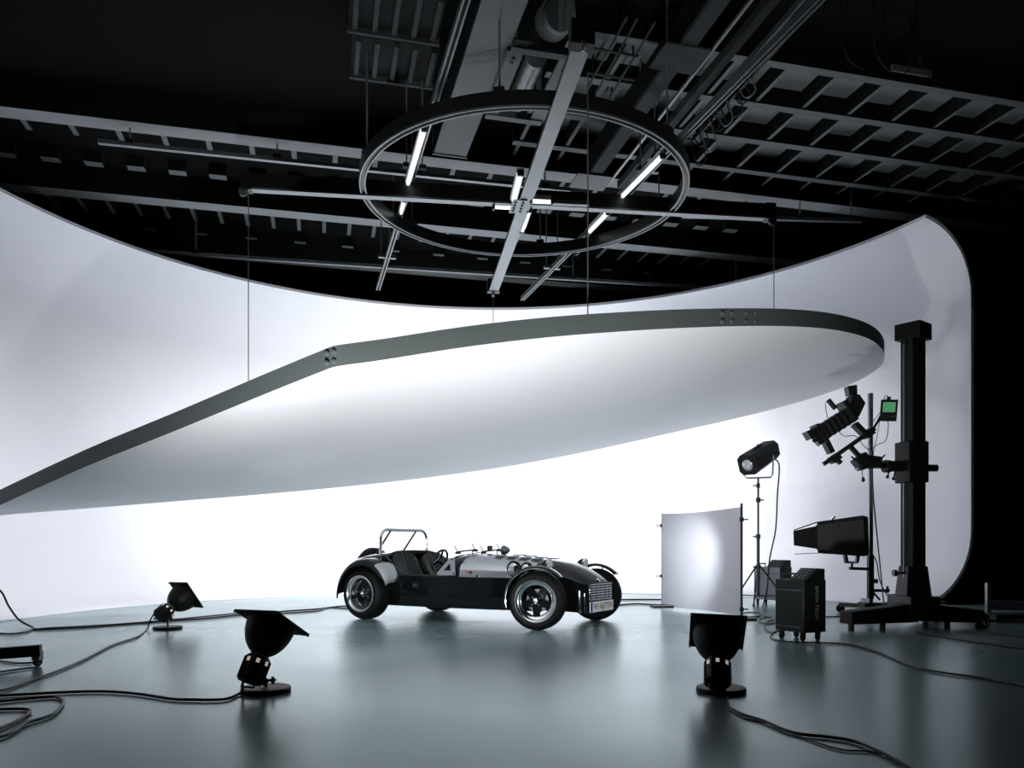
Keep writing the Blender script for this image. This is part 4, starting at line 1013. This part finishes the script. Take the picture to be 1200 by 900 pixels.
# left edge: end of a low dolly arm on a castor
do = thing('dolly_arm', 'low black dolly arm on a castor at the left edge', 'dolly', tuple(flo(44, 781)))
pd = V(do.location); YD = pd.y
MB().bar(at(48, 762, YD)-pd, at(-60, 770, YD-.15)-pd, .06, .075).build('arm', 'black', do)
MB().bar(at(-55, 770, YD-.15)-pd, V(((-55-600)/FPX*(YD-.15), YD-.15, 0))-pd, .06, .06).build('arm_post', 'black', do)
cst = MB().lathe([(0, -.014), (.026, -.014), (.03, -.005), (.03, .005), (.026, .014), (0, .014)], (0, 0, .03), (.8, -.6, 0), 20).build('castor', 'tyre', do)
MB().lathe([(.008, -.016), (.018, -.015), (.018, .015), (.008, .016)], (0, 0, .03), (.8, -.6, 0), 14).build('castor_hub', 'chrome', cst)
MB().box((0, 0, .075), (.05, .05, .06)).build('castor_fork', 'rail', cst)

# ================================================================== CABLES ON THE FLOOR
def cable(label, pts, r=.008, name='floor_cable', group='floor cables'):
    P = []
    for p in pts:
        if len(p) == 2: P.append(flo(*p, r+.001) if False else V((*flo(*p).xy, r+.0015)))
        else: P.append(at(*p))
    # slight wander so that the run is not ruler-straight
    sp = smooth_path(P, 8)
    o = MB().tube(sp, r, 6).build(name, 'cable'); tag(o, label, 'cable', group)
cable('cable from the rear left flash head trailing to the left edge', [(181, 718.5, 7.72), (176, 727, 7.7), (172, 739), (160, 748), (133, 757), (100, 774), (75, 785), (40, 798), (10, 809), (-20, 815)], .008)
cable('cable from the front left flash head running flat to the left edge', [(284.5, 800, 4.36), (284, 808, 4.36), (280, 815), (262, 821.5), (225, 822), (200, 821), (165, 815.5), (130, 812.5), (90, 812.5), (40, 815), (-20, 818)], .008)
cable('outer cable loop lying at the lower left corner', [(-20, 826), (20, 822), (60, 818.5), (72, 822), (73, 827), (64, 838), (50, 844), (30, 850), (12, 862), (-15, 870)], .008)
cable('inner cable loop lying at the lower left corner', [(-20, 834), (10, 833), (30, 833), (35, 836), (28, 842), (12, 851), (-10, 860)], .008)
cable('upper cable running to the dolly at the left edge', [(-20, 774), (0, 776), (20, 778.5), (38, 778)], .007)
cable('lower cable running to the dolly at the left edge', [(-20, 793), (0, 789), (20, 786), (42, 783.5)], .007)
cable('long twin cable from the left edge behind the flash heads to the car', [(-25, 679, 7.9), (0, 692, 8.0), (10, 710, 8.0), (22, 726, 7.95), (38, 736.5), (45, 739), (90, 737), (140, 733), (185, 730), (240, 726), (290, 721), (340, 717), (370, 715), (400, 711.5), (425, 711)], .011)
cable('thin second cable beside the long twin cable left of the car', [(-20, 742), (10, 744), (30, 742), (45, 738), (100, 735), (160, 731), (230, 724.5), (290, 719), (330, 719.5), (370, 717), (385, 713), (405, 714), (425, 715)], .009)
cable('far cable lying right of the car towards the screen, upper', [(690, 703.5), (725, 703.7), (750, 703.5), (800, 703.6), (860, 704.5)], .012)
cable('far cable lying right of the car towards the screen, lower', [(690, 711.5), (725, 710), (745, 708.7), (765, 709.5), (810, 711), (855, 713)], .012)
cable('cable from the front right flash head to the bottom edge', [(849, 808.5, 4.28), (851, 816, 4.28), (853, 826), (855, 831), (870, 839), (895, 847), (920, 858), (940, 863), (970, 866), (1000, 871), (1030, 883), (1050, 893), (1080, 910)], .0075)
cable('thin cable paralleling the front right flash head cable', [(855, 832.5), (875, 843), (900, 849), (925, 860), (950, 869), (985, 880), (1015, 882), (1040, 887), (1070, 905)], .004)
cable('cable from the black generator sweeping to the right edge', [(907, 741), (903, 747), (910, 751.5), (930, 753.5), (960, 754.5), (990, 756), (1010, 760), (1035, 768), (1060, 779), (1085, 786.5), (1120, 792), (1160, 798), (1230, 812)], .008)
cable('cable from the camera stand base to the right edge', [(1075, 742.5), (1100, 747), (1130, 752), (1170, 757), (1230, 766)], .008)
cable('thin cable under the trolley at the right edge', [(1160, 742), (1185, 746), (1230, 751)], .006)
cable('cable from the rolling stand to the black generator', [(1000, 723), (975, 723.5), (955, 724)], .008)
for i, (cx_, cy_, rx, ry) in enumerate([(905, 735, 9, 10), (900, 728, 10, 6), (880, 721, 12, 4)]):
    pts = []
    for k in range(15):
        a_ = 2*PI*k/14*.92; pts.append((cx_+rx*math.cos(a_), cy_+ry*math.sin(a_)*.7))
    cable(['curled cable nearest the black generator', 'middle curled cable between the generators', 'curled cable behind the right screen post'][i], pts, .007, 'cable_coil', 'cable coils by the generators')
